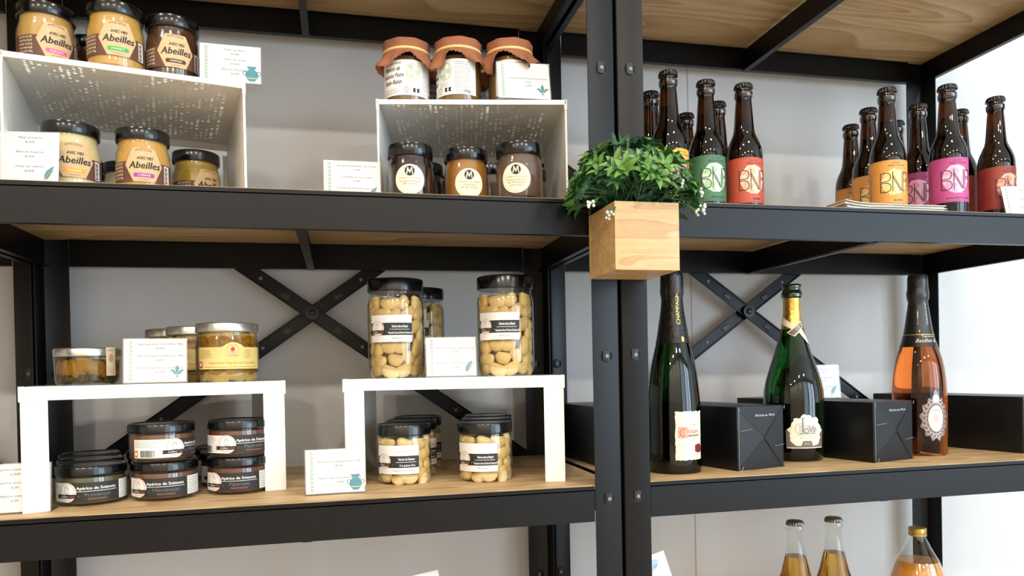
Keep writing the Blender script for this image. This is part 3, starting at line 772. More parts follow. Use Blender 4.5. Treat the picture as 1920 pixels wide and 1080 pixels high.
# ---- oil jars
YLAB = pm('label_yellow', (226, 206, 132), .6, var=.05, scale=200); YLIN = pm('label_yellow_line', (212, 184, 100), .6)
def oil_jar():
    e = empty('oil_jar', (0, 0, 0), 0, '', 'oil jar', 'silver lidded jars of bean pieces in oil'); R = .0425
    m = MB(); m.lathe([(0, .0004), (R*.74, 0), (R*.87, .002), (R*.96, .008), (R*.995, .018), (R, .028), (R, .048), (R*.98, .057), (R*.95, .062), (R*.935, .066), (R*.935, .071)], CLEAR, 52, cap=False); m.build('glass_body', e)
    m = MB(); r = R-.0012; m.lathe([(0, .003), (r*.78, .003), (r*.9, .0055), (r*.965, .011), (r, .022), (r, .048), (r*.975, .057), (r*.94, .064), (0, .065)], LIQO, 40, cap=False); m.build('oil', e)
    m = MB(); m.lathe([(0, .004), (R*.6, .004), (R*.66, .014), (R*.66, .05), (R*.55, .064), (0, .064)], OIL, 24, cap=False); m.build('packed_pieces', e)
    fill(e, 'bean_piece', BO, R-.0015, .003, .069, 4, 7, 31, flatn=.0075)
    lid(e, R*.985, .0695, .0825, LIDS)
    d = Print()
    pts = [(-.045, .018), (.05, .018), (.05, .048), (.018, .048)]
    pts += [(.018-.0025*i, .048+.0075*math.sin(PI*min(1, i/9))**.8) for i in range(1, 10)]
    d.poly([(-.045, .018), (.05, .018), (.05, .048), (.021, .048), (.017, .0515), (.010, .0545), (.004, .0548), (-.002, .0525), (-.007, .049), (-.012, .048), (-.045, .048)], YLAB, 0)
    for q in range(40): d.line([(-.044+q*.0024, .0185), (-.044+q*.0024, .0475)], .0004, YLIN, 1)
    d.disc(.0055, .0435, .0078, .0092, YLAB, 2, 24); d.ring(.0055, .0435, .0075, .0003, ORNG, 3, 24, ry=.0089)
    d.disc(.0055, .0405, .0045, .003, SALMON, 3, 14); d.disc(.0055, .0450, .0028, .0032, REDI, 3, 12)
    d.text('AUX SAVEURS', .0055, .0500, .0022, ORNG, 3, width=.012); d.text('DU SOISSONNAIS', .0055, .0365, .0020, BROWN, 3, width=.014)
    d.smallprint(-.0425, -.021, .033, .0455, 7, BROWN, 2, 9); d.smallprint(.022, .033, .033, .0455, 7, BROWN, 2, 10)
    d.text('Aperisson Paprika et Curcuma', .006, .0265, .0052, ORNG, 2, width=.066); d.line([(-.035, .0207), (.045, .0207)], .0004, BROWN, 2)
    d.rect(-.0435, -.0375, .0195, .0285, REDI, 2); d.disc(-.0405, .0245, .0018, .0025, WH, 3, 10)
    d.wrap('label', e, R+.0002, 0, 0)
    return e
O1 = oil_jar(); O1.location = (-.5355, .150, zr); O1.rotation_euler = (0, 0, math.radians(face(-.5355, .15)+2)); O1['label'] = 'silver lidded jar of bean pieces in oil with a yellow label, in front'
dup(O1, (-.590, .228, zr), face(-.59, .228)+20, 'silver lidded oil jar directly behind the front yellow label oil jar')
dup(O1, (-.632, .287, zr), face(-.63, .287)+30, 'silver lidded oil jar farthest back, above the lily price card')
def flat_oil():
    e = empty('flat_oil_jar', (-.7195, .160, zr), face(-.7195, .16), 'flat silver lidded oil jar with a paper seal at the left end of its riser', 'oil jar'); R = .0405
    m = MB(); m.lathe([(0, .0004), (R*.86, 0), (R*.95, .002), (R*.975, .007), (R, .033), (R*1.01, .0345), (R*1.01, .037), (R*.985, .0375), (R*.985, .0405)], CLEAR, 52, cap=False); m.build('glass_body', e)
    m = MB(); r = R-.0012; m.lathe([(0, .0025), (r*.87, .0025), (r*.965, .006), (r*.99, .034), (0, .0345)], LIQO, 40, cap=False); m.build('oil', e)
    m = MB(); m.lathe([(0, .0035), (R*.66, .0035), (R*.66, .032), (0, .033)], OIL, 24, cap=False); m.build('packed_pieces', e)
    fill(e, 'bean_piece', BO, R-.0015, .013, .034, 1, 9, 41, flatn=.0075)
    hm = [bean_mesh('herb_piece', .016, .010, .008, HERB, .2, 7)]
    fill(e, 'herb_piece', hm, R-.0015, .003, .014, 1, 9, 42, flatn=.0055)
    lid(e, R*1.01, .0385, .0500, LIDS)
    d = Print(); d.rect(-.0075, .0075, .012, .0505, CREAM, 0); d.disc(0, .036, .004, .006, SALMON, 1, 14); d.smallprint(-.006, .006, .014, .024, 4, ORNG, 1, 3); d.text('SCELLE', 0, .0465, .003, BROWN, 1, width=.011)
    for v in d.bm.verts: pass
    d.wrap('paper_seal', e, R*1.01+.0008, 42, 0)
    return e
flat_oil()

# ------------------------------------------------------------------ price cards in clear stands
def icon(d, kind, x, y, s, lv=1):
    if kind == 'vase':
        d.poly([(x-.0065*s, y+.0115*s), (x+.0065*s, y+.0115*s), (x+.0035*s, y+.007*s), (x-.0035*s, y+.007*s)], TEAL, lv)
        d.poly([(x-.0045*s, y+.0065*s), (x+.0045*s, y+.0065*s), (x+.0078*s, y+.002*s), (x+.0080*s, y-.002*s), (x+.0066*s, y-.006*s), (x+.003*s, y-.0095*s), (x-.003*s, y-.0095*s), (x-.0066*s, y-.006*s), (x-.0080*s, y-.002*s), (x-.0078*s, y+.002*s)], TEAL, lv)
        d.rect(x-.0065*s, x+.0065*s, y-.0058*s, y-.0048*s, YLAB, lv+1)
        d.ring(x-.0085*s, y+.0015*s, .0032*s, .0009*s, TEAL, lv, 16); d.ring(x+.0085*s, y+.0015*s, .0032*s, .0009*s, TEAL, lv, 16)
    elif kind == 'feather':
        d.poly([(x-.004*s, y-.006*s), (x-.0012*s, y-.0062*s), (x+.0012*s, y-.0035*s), (x+.0005*s, y-.003*s), (x+.0033*s, y-.0005*s), (x+.0025*s, y+.0003*s), (x+.0052*s, y+.004*s), (x+.0045*s, y+.0046*s), (x+.0068*s, y+.0105*s), (x+.002*s, y+.0072*s), (x-.0018*s, y+.004*s), (x-.0042*s, y-.0008*s)], TEAL, lv)
        d.line([(x-.0052*s, y-.0105*s), (x-.0028*s, y-.0045*s), (x+.004*s, y+.006*s)], .0005*s, SALMON, lv+1)
    else:
        d.poly([(x, y+.0115*s), (x+.0026*s, y+.006*s), (x+.0008*s, y-.002*s), (x-.0008*s, y-.002*s), (x-.0026*s, y+.006*s)], TEAL, lv)
        for q in (-1, 1):
            d.poly([(x+q*.0012*s, y-.002*s), (x+q*.0018*s, y+.001*s), (x+q*.0045*s, y+.0045*s), (x+q*.0075*s, y+.0045*s), (x+q*.0100*s, y+.001*s), (x+q*.0082*s, y+.0026*s), (x+q*.0056*s, y+.0018*s), (x+q*.0032*s, y-.0022*s)][::q], TEAL, lv)
        d.poly([(x-.001*s, y-.003*s), (x+.001*s, y-.003*s), (x+.0008*s, y-.0065*s), (x-.0008*s, y-.0065*s)], TEAL, lv)
def price_card(loc, rz, label, lines, kind, w=.0765, h=.060, tilt=8, ix=None, tx=.006):
    e = empty('price_card', loc, rz, label, 'price card', None)
    T = Matrix.Rotation(-math.radians(tilt), 4, 'X')
    m = MB()
    m.box(-w/2-.0015, w/2+.0015, .0006, .0020, .0005, h+.002, ACRYL, T)
    m.box(-w/2-.0015, w/2+.0015, -.0020, -.0012, .0005, h+.001, ACRYL, T)
    m.box(-w/2-.0015, w/2+.0015, -.002, .034, .0, .0012, ACRYL)
    m.build('clear_stand', e)
    m = MB(); m.box(-w/2, w/2, -.0004, .0002, .002, h+.0005, PAPER, T); c = m.build('card', e)
    d = Print(.02)
    for q in range(10):
        y = -h/2+.005+q*(h-.008)/9.5; x = -w/2+.0075
        d.poly([(x-.0022, y-.0026), (x+.0005, y-.0012), (x+.0022, y+.0024), (x-.0004, y+.0012)], LTGREEN, 1); d.poly([(x+.0022, y-.0022), (x+.0030, y+.0002), (x-.001, y+.0034), (x-.0014, y+.0016)], LTGREEN, 1.4)
    n = len(lines); y = h/2-.0075; step = (h-.012)/max(3, n)*(1 if n > 2 else 1)
    if n == 1: y = .004
    if n == 2: y = .013; step = .022
    for t, p in lines:
        d.text(t, tx, y, .0037, GREY, 1, width=min(.056, .00205*len(t)))
        for q, pp in enumerate(p.split('/')): d.text(pp, tx, y-.0058*(q+1), .0037, GREY, 1, width=.0021*len(pp))
        y -= step
    icon(d, kind, ix if ix is not None else w/2-.0115, -h/2+.013, 1.0, 2)
    d.flat('printing', c, T @ Matrix.Translation((0, -.0004, .001+h/2)))
    return e
zt = ZM+RT
price_card((-.513, .074, zt+.001), 2, 'vase price card for flower, forest and champagne honey, beside the dark honey jar', [('Miel de fleur', '8,00€'), ('Miel de forêt', '8,00€'), ('Miel de champagne', '8,00€')], 'vase', h=.0535)
price_card((-.745, .030, ZM), -4, 'feather price card for acacia and linden honey at the left edge of the middle shelf', [("Miel d'acacia", '8,00€'), ('Miel de luzerne', '8,00€'), ('Miel de tilleul', '8,00€')], 'feather', tilt=6, h=.066)
price_card((-.3575, .072, ZM), 0, 'feather price card beside the plum preserve jar on the middle shelf', [('Les gourmandises de Clovis', '5,20€'), ('Clotilde et sa ruche', '5,20€'), ('Crème de haricots aux noix', '7,00€')], 'feather')
price_card((-.113, .062, zt), -3, 'lily price card on the riser leaning against the last cloth capped jam jar', [('Confiture haricot poire rhum raisin', '250g/6,00€')], 'lily', tilt=12, h=.058)
price_card((-.6195, .098, zr), 3, 'lily price card between the two kinds of oil jars on the lower riser', [('Aperisson ail et fines herbes 180g', '8,00€'), ("Aperisson piment d'Espelette 180g", '8,00'), ('Aperisson paprika et curcuma 350g', '8,00€')], 'lily')
price_card((-.768, .040, ZL), 3, 'vase price card for aperitif spreads at the left edge of the lower shelf', [('Aperico méridionale', '6,00€'), ('Aperico provençale', '6,00'), ('Aperico piperade', '6,00')], 'vase', tx=0)
price_card((-.389, .052, ZL), 3, 'vase price card for beans in goose fat at the left leg of the riser', [("Haricot cuit à la graisse d'oie 720g", '8,50€'), ("Haricot cuit à la graisse d'oie 400g", '7,00€')], 'vase')
price_card((-.2215, .098, zr), -2, 'feather price card for plain beans between the two tall bean jars', [('Haricot cuit au naturel 720g', '6,20€'), ('Haricot cuit au naturel 660g', '5,20€')], 'feather', h=.058, w=.072)
price_card((.464, .205, ZL+.0995), -14, 'feather champagne price card standing on a black box behind the vineyard bottle', [('Champagne Clovis', '32,50€'), ('Champagne Clotilde', '30,50€'), ('Champagne Clotaire', '27,50€')], 'feather', tilt=10, w=.072)
price_card((.747, .040, ZM), -8, 'price card cut off at the right edge in front of the dark red beer', [('Bières Blonde', '3,80€'), ('Bières Ambrée', '3,80€'), ('Bières Blanche', '3,80€')], 'feather', tilt=14)

# ------------------------------------------------------------------ beer bottles
AMBER = pm('amber_glass', (36, 17, 8), .03, trans=1, ior=1.5)
AMBERT = thin_glass('amber_neck_glass', (128, 84, 40))
CAPK = pm('black_crown_cap', (12, 11, 12), .3)
def crown_cap(e, z0, r, mat):
    m = MB(); n = 84
    def rf(i, j): return 1+(.05*math.cos(2*PI*21*j/n) if i == 0 else .04*math.cos(2*PI*21*j/n) if i == 1 else .02*math.cos(2*PI*21*j/n) if i == 2 else 0)
    m.lathe([(r*1.01, z0-.0018), (r*1.0, z0+.0004), (r*.965, z0+.0034), (r*.90, z0+.0054), (r*.76, z0+.0063), (0, z0+.0066)], mat, n, rfun=rf); return m.build('crown_cap', e)
BPROF = [(0, .003), (.018, .0022), (.0245, 0), (.0275, .0012), (.0285, .005), (.0285, .099), (.0283, .105), (.0272, .113), (.0245, .122), (.0205, .131), (.0175, .138), (.0162, .144), (.0150, .156), (.0143, .168), (.0133, .182), (.0125, .191), (.0122, .194)]
def beer_R(z):
    for (a, b), (c, d) in zip(BPROF, BPROF[1:]):
        if b <= z <= d: return a+(c-a)*(z-b)/max(d-b, 1e-6)
    return .0285
PAL = dict(blonde=((214, 150, 70), (255, 226, 160), (246, 200, 120)), pink=((178, 70, 130), (250, 190, 214), (236, 150, 190)), green=((62, 112, 78), (206, 232, 200), (150, 196, 150)),
           red=((184, 76, 54), (252, 206, 176), (240, 164, 130)), dark=((140, 50, 38), (226, 166, 138), (200, 124, 100)), mango=((226, 170, 60), (250, 150, 150), (236, 130, 160)))
def beer(kind, name):
    e = empty('beer_bottle', (0, 0, 0), 0, '', 'beer bottle', 'crown capped beer bottles')
    m = MB(); fillz = .163
    pr = [(r, z) for r, z in BPROF if z < fillz]+[(.0146, fillz)]
    m.lathe(pr+[(0, fillz+.0001)], AMBER, 48, cap=False); m.build('filled_glass', e)
    m = MB(); pr = [(.0146, fillz)]+[(r, z) for r, z in BPROF if z > fillz]
    m.lathe(pr+[(.0124, .195), (.0134, .197), (.0142, .200), (.0142, .205), (.0130, .2065), (.0124, .208), (.0124, .2125), (.0132, .2145), (.0132, .217), (.0, .2175)], AMBERT, 40, cap=False); m.build('neck_glass', e)
    m = MB(); m.lathe([(.0126, .196), (.0136, .197), (.0144, .200), (.0144, .205), (.0132, .2065), (.0126, .208), (.0126, .213)], pm('amber_ring', (30, 16, 10), .06, coat=1), 36, cap=False); m.build('finish_ring', e)
    crown_cap(e, .2135, .0146, CAPK)
    base, lt, mid = PAL[kind]
    MBs = pm('beer_label_'+kind, base, .5, var=.03, scale=60); ML = pm('rose_light_'+kind, lt, .5, var=.04); MM = pm('rose_mid_'+kind, mid, .5, var=.04)
    ML2 = pm('rose_pale_'+kind, [min(255, v*.94+8) for v in lt], .5)
    ink = pm('beer_ink', (44, 34, 32), .55)
    d = Print(.0025); z0, z1 = .0225, .0945
    d.rect(-.062, .062, z0, z1, MBs, 0)
    d.rect(-.062, .062, z1-.0022, z1-.0019, ink, 1); d.rect(-.062, .062, z0+.0019, z0+.0022, ink, 1)
    c = (z0+z1)/2
    # rose: overlapping petals
    rnd = random.Random(4)
    if kind == 'blonde':
        star = []
        for q in range(18):
            a = 2*PI*q/18+.2; r = .0225 if q % 2 == 0 else .0175
            star.append((r*math.cos(a)*.95, c+r*math.sin(a)))
        d.poly(star, ML, 1)
    else:
        d.poly([(-.016, c+.014), (-.008, c+.0225), (.004, c+.0235), (.014, c+.020), (.0205, c+.010), (.0215, c-.002), (.017, c-.014), (.008, c-.0215), (-.003, c-.0215), (-.013, c-.016), (-.0185, c-.006), (-.0195, c+.005)], ML, 1)
    d.poly([(-.021, c+.017), (-.017, c+.013), (-.0155, c+.0145)], ML, 1.3)
    for q in range(9):
        a = 2*PI*q/9+.4; cx, cy = .0115*math.cos(a), c+.0125*math.sin(a)
        pts = [(cx+.0075*math.cos(a+b)*k2, cy+.0085*math.sin(a+b)) for b, k2 in ((-1.8, 1), (-1.1, 1), (-.4, 1.05), (.3, 1.05), (1.0, 1), (1.7, .9), (2.6, .5))]
        d.poly(pts, (MM, ML2, MM)[q % 3], 2+.3*q); d.line(pts, .0005, ML, 2.2+.3*q)
    for q in range(5):
        a = 2*PI*q/5; pts = [(.0055*math.cos(a+b), c+.0055*math.sin(a+b)) for b in (0, .5, 1.0, 1.5)]+[(0, c)]
        d.poly(pts, ML2 if q % 2 else MM, 5+.2*q); d.line(pts, .0005, ML, 5.2+.2*q)
    # double line monogram
    L = 7
    def st(p, w=.0012): d.line([(x*.88, c+y) for x, y in p], w, ink, L)
    arc = lambda x0, yc, rx, ry, n=9: [(x0+rx*math.sin(PI*i/n), yc+ry*math.cos(PI*i/n)) for i in range(n+1)]
    st([(-.0235, .0012), (-.0235, .0150), (-.0135, .0150)]+[(-.0135+x+.0, y) for x, y in arc(0, .0082, .0065, .0068)]+[(-.0235, .0012)])
    st([(-.0235, -.0012), (-.0135, -.0012)]+[(-.0135+x, y) for x, y in arc(0, -.0086, .0070, .0072)]+[(-.0235, -.0158), (-.0235, -.0012)])
    st([(-.0035, -.015), (-.0035, .0165)]); st([(-.0035, .0110), (.0125, -.0135)]); st([(-.0035, .0070), (.0110, -.0150)]); st([(.0135, -.015), (.0135, .0165)])
    st([(.0165, -.015), (.0165, .0155), (.0255, .0155)]+[(.0255+x, y) for x, y in arc(0, .0098, .0055, .0057)]+[(.0165, .0042)]); st([(.0185, .0015), (.0262, .0015), (.031, -.015)]); st([(.0165, .0015), (.0215, .0015)])
    d.text('BRASSERIE', .003, z1-.0052, .0023, ink, 2, width=.0135); d.text("BIÈRES N'ROSES", .004, z1-.0092, .0036, ink, 2, width=.0265)
    d.text(name, .006, z0+.0062, .0038, ink, 2, width=.0023*len(name)+.001, bold=.0002)
    for q in range(9): d.text('|||||||', -.040, z0+.014+q*.0048, .003, ink, 2, width=.004)
    d.wrap('label', e, beer_R, 0, 0, eps=.0003, lvh=.00007)
    return e
BK = dict(green=beer('green', 'FRENCH IPA'), red=beer('red', 'AMBRÉE'), blonde=beer('blonde', 'BLONDE'), pink=beer('pink', 'BLANCHE À LA ROSE'), dark=beer('dark', 'ROUGE'), mango=beer('mango', 'FRUITÉE'))
_used = set()
def put_beer(kind, x, y, off, label):
    s = BK[kind]; rz = face(x, y)+off
    if kind not in _used: _used.add(kind); s.location = (x, y, ZM+.0015); s.rotation_euler = (0, 0, math.radians(rz)); s['label'] = label
    else: dup(s, (x, y, ZM+.0015), rz, label)
put_beer('green', .199, .114, 24, 'beer bottle with a green label, right beside the plant')
put_beer('red', .267, .116, 25, 'beer bottle with a bright orange red label beside the green one')
put_beer('blonde', .516, .090, 20, 'beer bottle with an amber label reading BLONDE behind the papers')
put_beer('pink', .607, .060, 22, 'beer bottle with a bright pink label at the front edge')
put_beer('dark', .737, .092, 40, 'beer bottle with a dark red label behind the cut off price card')
put_beer('mango', .123, .090, 40, 'beer bottle with a yellow and pink label directly behind the plant')
put_beer('mango', .131, .175, 90, 'beer bottle showing only a sliver at the edge of the double post')
put_beer('green', .238, .262, 90, 'beer bottle at the back seen between the yellow and green labelled ones')
put_beer('red', .266, .199, 90, 'beer bottle at the back just right of the green labelled neck')
put_beer('blonde', .583, .266, 10, 'beer bottle with an amber label, leftmost and farthest of the right group')
put_beer('blonde', .553, .180, 12, 'beer bottle with an amber label, directly left behind the BLONDE bottle')
put_beer('pink', .655, .232, 60, 'beer bottle whose neck only peeks out right of the BLONDE bottle')
put_beer('pink', .628, .147, -8, 'beer bottle with a dull pink label between the BLONDE and bright pink ones')
put_beer('dark', .727, .158, -30, 'beer bottle with a dark label between the bright pink and dark red ones')

# ------------------------------------------------------------------ leaflets lying at the front of the beer shelf
def leaflets():
    e = empty('leaflet_stack', (.46, .028, ZM), 0, 'stack of loose white leaflets lying flat in front of the BLONDE beer', 'leaflets')
    pl = pm('leaflet_paper', (200, 196, 186), .6, var=.05, scale=30)
    rnd = random.Random(5)
    for k in range(7):
        m = MB(); z = .0008+k*.0013; x0, x1 = -.085+rnd.uniform(-.006, .006), .092+rnd.uniform(-.004, .004); n = 24; vs = []; fs = []
        for i in range(n+1):
            t = i/n; x = x0+(x1-x0)*t
            dz = .005*(max(0, .22-t)/.22)**2*(k/6)+.0004*math.sin(t*9+k)
            for y in (-.0225, .026):
                for zz in (0, .0011): vs.append((x, y+rnd.uniform(-.0003, .0003)+(.002*(k % 3)), z+dz+zz))
        for i in range(n):
            a = i*4; fs += [(a, a+4, a+6, a+2), (a+1, a+3, a+7, a+5), (a, a+1, a+5, a+4), (a+2, a+6, a+7, a+3)]
        fs += [(0, 2, 3, 1), (4*n, 4*n+1, 4*n+3, 4*n+2)]
        m.add(vs, fs, pl); m.build('leaflet', e)
leaflets()

# ------------------------------------------------------------------ champagne bottles
GRN = pm('green_glass', (20, 58, 24), .02, trans=1, ior=1.5)
GRN2 = pm('green_glass_open', (26, 74, 30), .02, trans=1, ior=1.5)
ROSE = pm('rose_wine', (236, 128, 58), .02, trans=1, ior=1.4)
FOIL = pm('black_foil', (12, 12, 13), .3, metal=.3, coat=.4, bump=.8, scale=220)
GOLD = pm('gold_foil', (206, 170, 84), .28, metal=.9, bump=.4, scale=160, var=.1)
def prof_fn(pr):
    def f(z):
        for (a, b), (c, d) in zip(pr, pr[1:]):
            if b <= z <= d: return a+(c-a)*(z-b)/max(d-b, 1e-6)
        return pr[-1][0]
    return f
def vertical_word(d, t, x, z0, dz, h, mat, rot=PI/2, lv=1):
    d.text(t, x, z0+dz/2, h, mat, lv, width=dz, rot=rot)
def champ_a():
    e = empty('champagne_bottle', (.121, .086, ZL), face(.121, .086), 'green champagne bottle with a torn cream label and red seal, beside the double post', 'champagne bottle')
    pr = [(0, .004), (.026, .002), (.036, 0), (.0395, .002), (.0405, .008), (.0405, .098), (.0402, .108), (.0392, .120), (.0376, .135), (.0357, .152), (.0325, .170), (.0290, .185), (.0255, .199), (.0232, .211), (.0212, .224), (.019, .238), (.0172, .250), (.0160, .262)]
    m = MB(); m.lathe(pr+[(0, .2625)], GRN, 56, cap=False); m.build('glass_body', e)
    R = prof_fn(pr)
    fz = [.198, .204, .211, .224, .238, .250, .262]
    m = MB(); rnd = random.Random(2)
    rf = lambda i, j: 1+.012*math.sin(j*1.7+i*2.1)
    m.lathe([(R(z)+.0005, z) for z in fz]+[(.0163, .268), (.0172, .272), (.0180, .276), (.0175, .288), (.0172, .300), (.0165, .307), (.011, .311), (0, .3115)], FOIL, 48, rfun=lambda i, j: 1+(.02*math.sin(j*2.3+i*1.9) if i > 6 else 0), cap=False)
    fo = m.build('foil_capsule', e, 60)
    d = Print(.003); vertical_word(d, 'CHAMPAGNE', 0, .2265, .052, .0075, GOLD)
    d.wrap('foil_lettering', fo, lambda z: R(z)+.0009 if z < .262 else .0170, 25, 0)
    d = Print(.003); d.rect(-.0022, .0022, .2, .2075, GOLD, 0); d.wrap('gold_mark', fo, lambda z: R(z)+.0009, 36, 0)
    rnd = random.Random(8)
    d = Print(.003); pts = []
    x0, x1, y0, y1 = -.019, .030, .0225, .095
    for q in range(14): pts.append((x0+(x1-x0)*q/14, y0+rnd.uniform(-.0007, .0007)))
    for q in range(18): pts.append((x1+rnd.uniform(-.0006, .0006), y0+(y1-y0)*q/18))
    for q in range(14): pts.append((x1-(x1-x0)*q/14, y1+rnd.uniform(-.0007, .0007)))
    for q in range(18): pts.append((x0+rnd.uniform(-.0007, .0007), y1-(y1-y0)*q/18))
    d.poly(pts, pm('old_paper', (246, 228, 198), .7, var=.04, scale=60), 0)
    d.rect(-.0145, -.0005, .056, .0715, SALMON, 1); d.ring(-.0075, .0637, .0052, .0012, REDI, 2, 20, a0=.6, a1=5.6, ry=.006); d.ring(-.0075, .0637, .0022, .0006, REDI, 2, 12)
    d.line([(-.0145, .056), (-.0005, .056), (-.0005, .0715), (-.0145, .0715), (-.0145, .056)], .0005, REDI, 2)
    d.text('lotaire', .0110, .0655, .0100, REDI, 1, width=.0215, bold=.0002); d.text('Cuvée', .010, .0755, .0055, GREY, 1, shear=.35, width=.013)
    d.rect(.001, .0225, .0575, .0600, BROWN, 1); d.text('CHAMPAGNE BRUT', .012, .0588, .0018, CREAM, 2, width=.018)
    d.text('France', -.002, .0855, .0022, GREY, 1); d.text('2015', .006, .0515, .003, GREY, 1); d.text('Epernay', .014, .0305, .004, GREY, 1, shear=.35, width=.013)
    d.wrap('label', e, R, 29, 0)
    m = MB(); n = 22
    m.prism([((.0068+.0007*math.sin(5*q))*math.cos(2*PI*q/n), (.0068+.0007*math.sin(5*q))*math.sin(2*PI*q/n)) for q in range(n)], 0, .0018, pm('wax_red', (120, 20, 36), .4, coat=.3),
            Matrix.Rotation(math.radians(56), 4, 'Z') @ Matrix.Translation((0, -.0407, .0395)) @ Matrix.Rotation(PI/2, 4, 'X')); m.build('wax_seal', e)
champ_a()
def champ_b():
    e = empty('champagne_bottle', (.372, .150, ZL), face(.372, .15), 'wide shouldered green champagne bottle with gold neck foil and vineyard leaf label', 'champagne bottle')
    pr = [(0, .006), (.028, .002), (.040, 0), (.0445, .002), (.0465, .008), (.0478, .020), (.0492, .060), (.0492, .100), (.0478, .118), (.0445, .135), (.0395, .152), (.0345, .168), (.0292, .184), (.0245, .200), (.0205, .214), (.0175, .226), (.0152, .238), (.0140, .250), (.0138, .266), (.0140, .276)]
    m = MB(); m.lathe(pr+[(0, .2765)], GRN2, 60, cap=False); m.build('glass_body', e)
    R = prof_fn(pr); KG = pm('dark_green_ring', (12, 26, 16), .08, coat=1)
    m = MB(); m.lathe([(.0141, .274), (.0165, .276), (.0172, .280), (.0165, .284), (.0150, .2865), (.0148, .290), (.0155, .292), (.0155, .296), (.0145, .298), (.011, .298), (.0105, .290), (0, .289)], KG, 40, cap=False); m.build('lip', e)
    m = MB(); zs = [.222, .226, .232, .238, .244, .250, .258, .266, .274]
    m.lathe([(R(z)+.0004, z) for z in zs], GOLD, 40, cap=False, rfun=lambda i, j: 1+.012*math.sin(j*2.7+i)); m.build('gold_foil', e, 60)
    d = Print(.003)
    d.poly([(-.034, .246), (-.034, .236), (-.016, .2275), (.006, .2175), (.010, .2265), (-.006, .233), (-.018, .240)], CREAM, 0)
    d.poly([(.004, .2205), (.012, .2255), (.020, .208), (.022, .196), (.018, .198)], CREAM, 0.5)
    TP = pm('label_taupe', (112, 96, 88), .5)
    d.poly([(-.0105, .2155), (.0005, .2085), (.0165, .2265), (.0150, .2350), (.0090, .2325)], CREAM, 1); d.poly([(-.0085, .2150), (-.0008, .2103), (.0150, .2265), (.0140, .2325), (.0085, .2300)], TP, 2)
    d.text('Ch', .0055, .2225, .0075, CREAM, 3, shear=.3, rot=.5); d.text('Brut', .009, .2275, .004, CREAM, 3, shear=.3, rot=.5)
    d.wrap('neck_ribbon', e, lambda z: R(z)+.0006, 8, 0)
    d = Print(.003)
    d.rect(-.026, .040, .0235, .0545, TP, 0); d.rect(-.024, .040, .0240, .0252, CREAM, 1)
    rnd = random.Random(3); pts = []
    for q in range(64):
        a = 2*PI*q/64; rx = .0280*(1+.07*math.sin(9*a)+.05*math.sin(17*a+1)); ry = .0285*(1+.06*math.sin(8*a+1)+.05*math.sin(15*a))
        x, y = rx*math.cos(a), ry*math.sin(a)*.98
        if y < -.010 and abs(x-.001) < .0075: y = -.0145
        if y < -.022: y = -.0225
        pts.append((x+.0065, y+.0505))
    d.poly(pts, pm('label_ivory', (236, 230, 202), .55, var=.04), 2)
    d.rect(-.006, .022, .0470, .0630, pm('ink_silver', (190, 188, 182), .5), 3)
    d.ring(-.003, .056, .009, .0006, GREY, 3.5, 22, a0=1.0, a1=5.4); INK2 = pm('ink_slate', (70, 72, 78), .5)
    d.rect(-.0005, .0009, .050, .0735, INK2, 4); d.line([(-.003, .0735), (.0035, .0735)], .0007, INK2, 4); d.ring(.0060, .0525, .0042, .0009, INK2, 4, 20)
    d.line([(.0100, .0605), (.0140, .0510), (.0165, .0605)], .0010, INK2, 4); d.line([(.0190, .0500), (.0190, .0585)], .0012, INK2, 4); d.text('S', .0225, .0540, .0095, INK2, 4)
    d.line([(-.004, .0482), (.024, .0482)], .0006, INK2, 4)
    d.text('C H A M P A G N E', .008, .0448, .0030, GREY, 4, width=.036); d.text('BRUT  TRADITION', .009, .0408, .0024, GREY, 4, width=.026)
    d.text('Brut', .0075, .0315, .0035, WH, 4, width=.009)
    d.wrap('label', e, R, 16, 0)
champ_b()
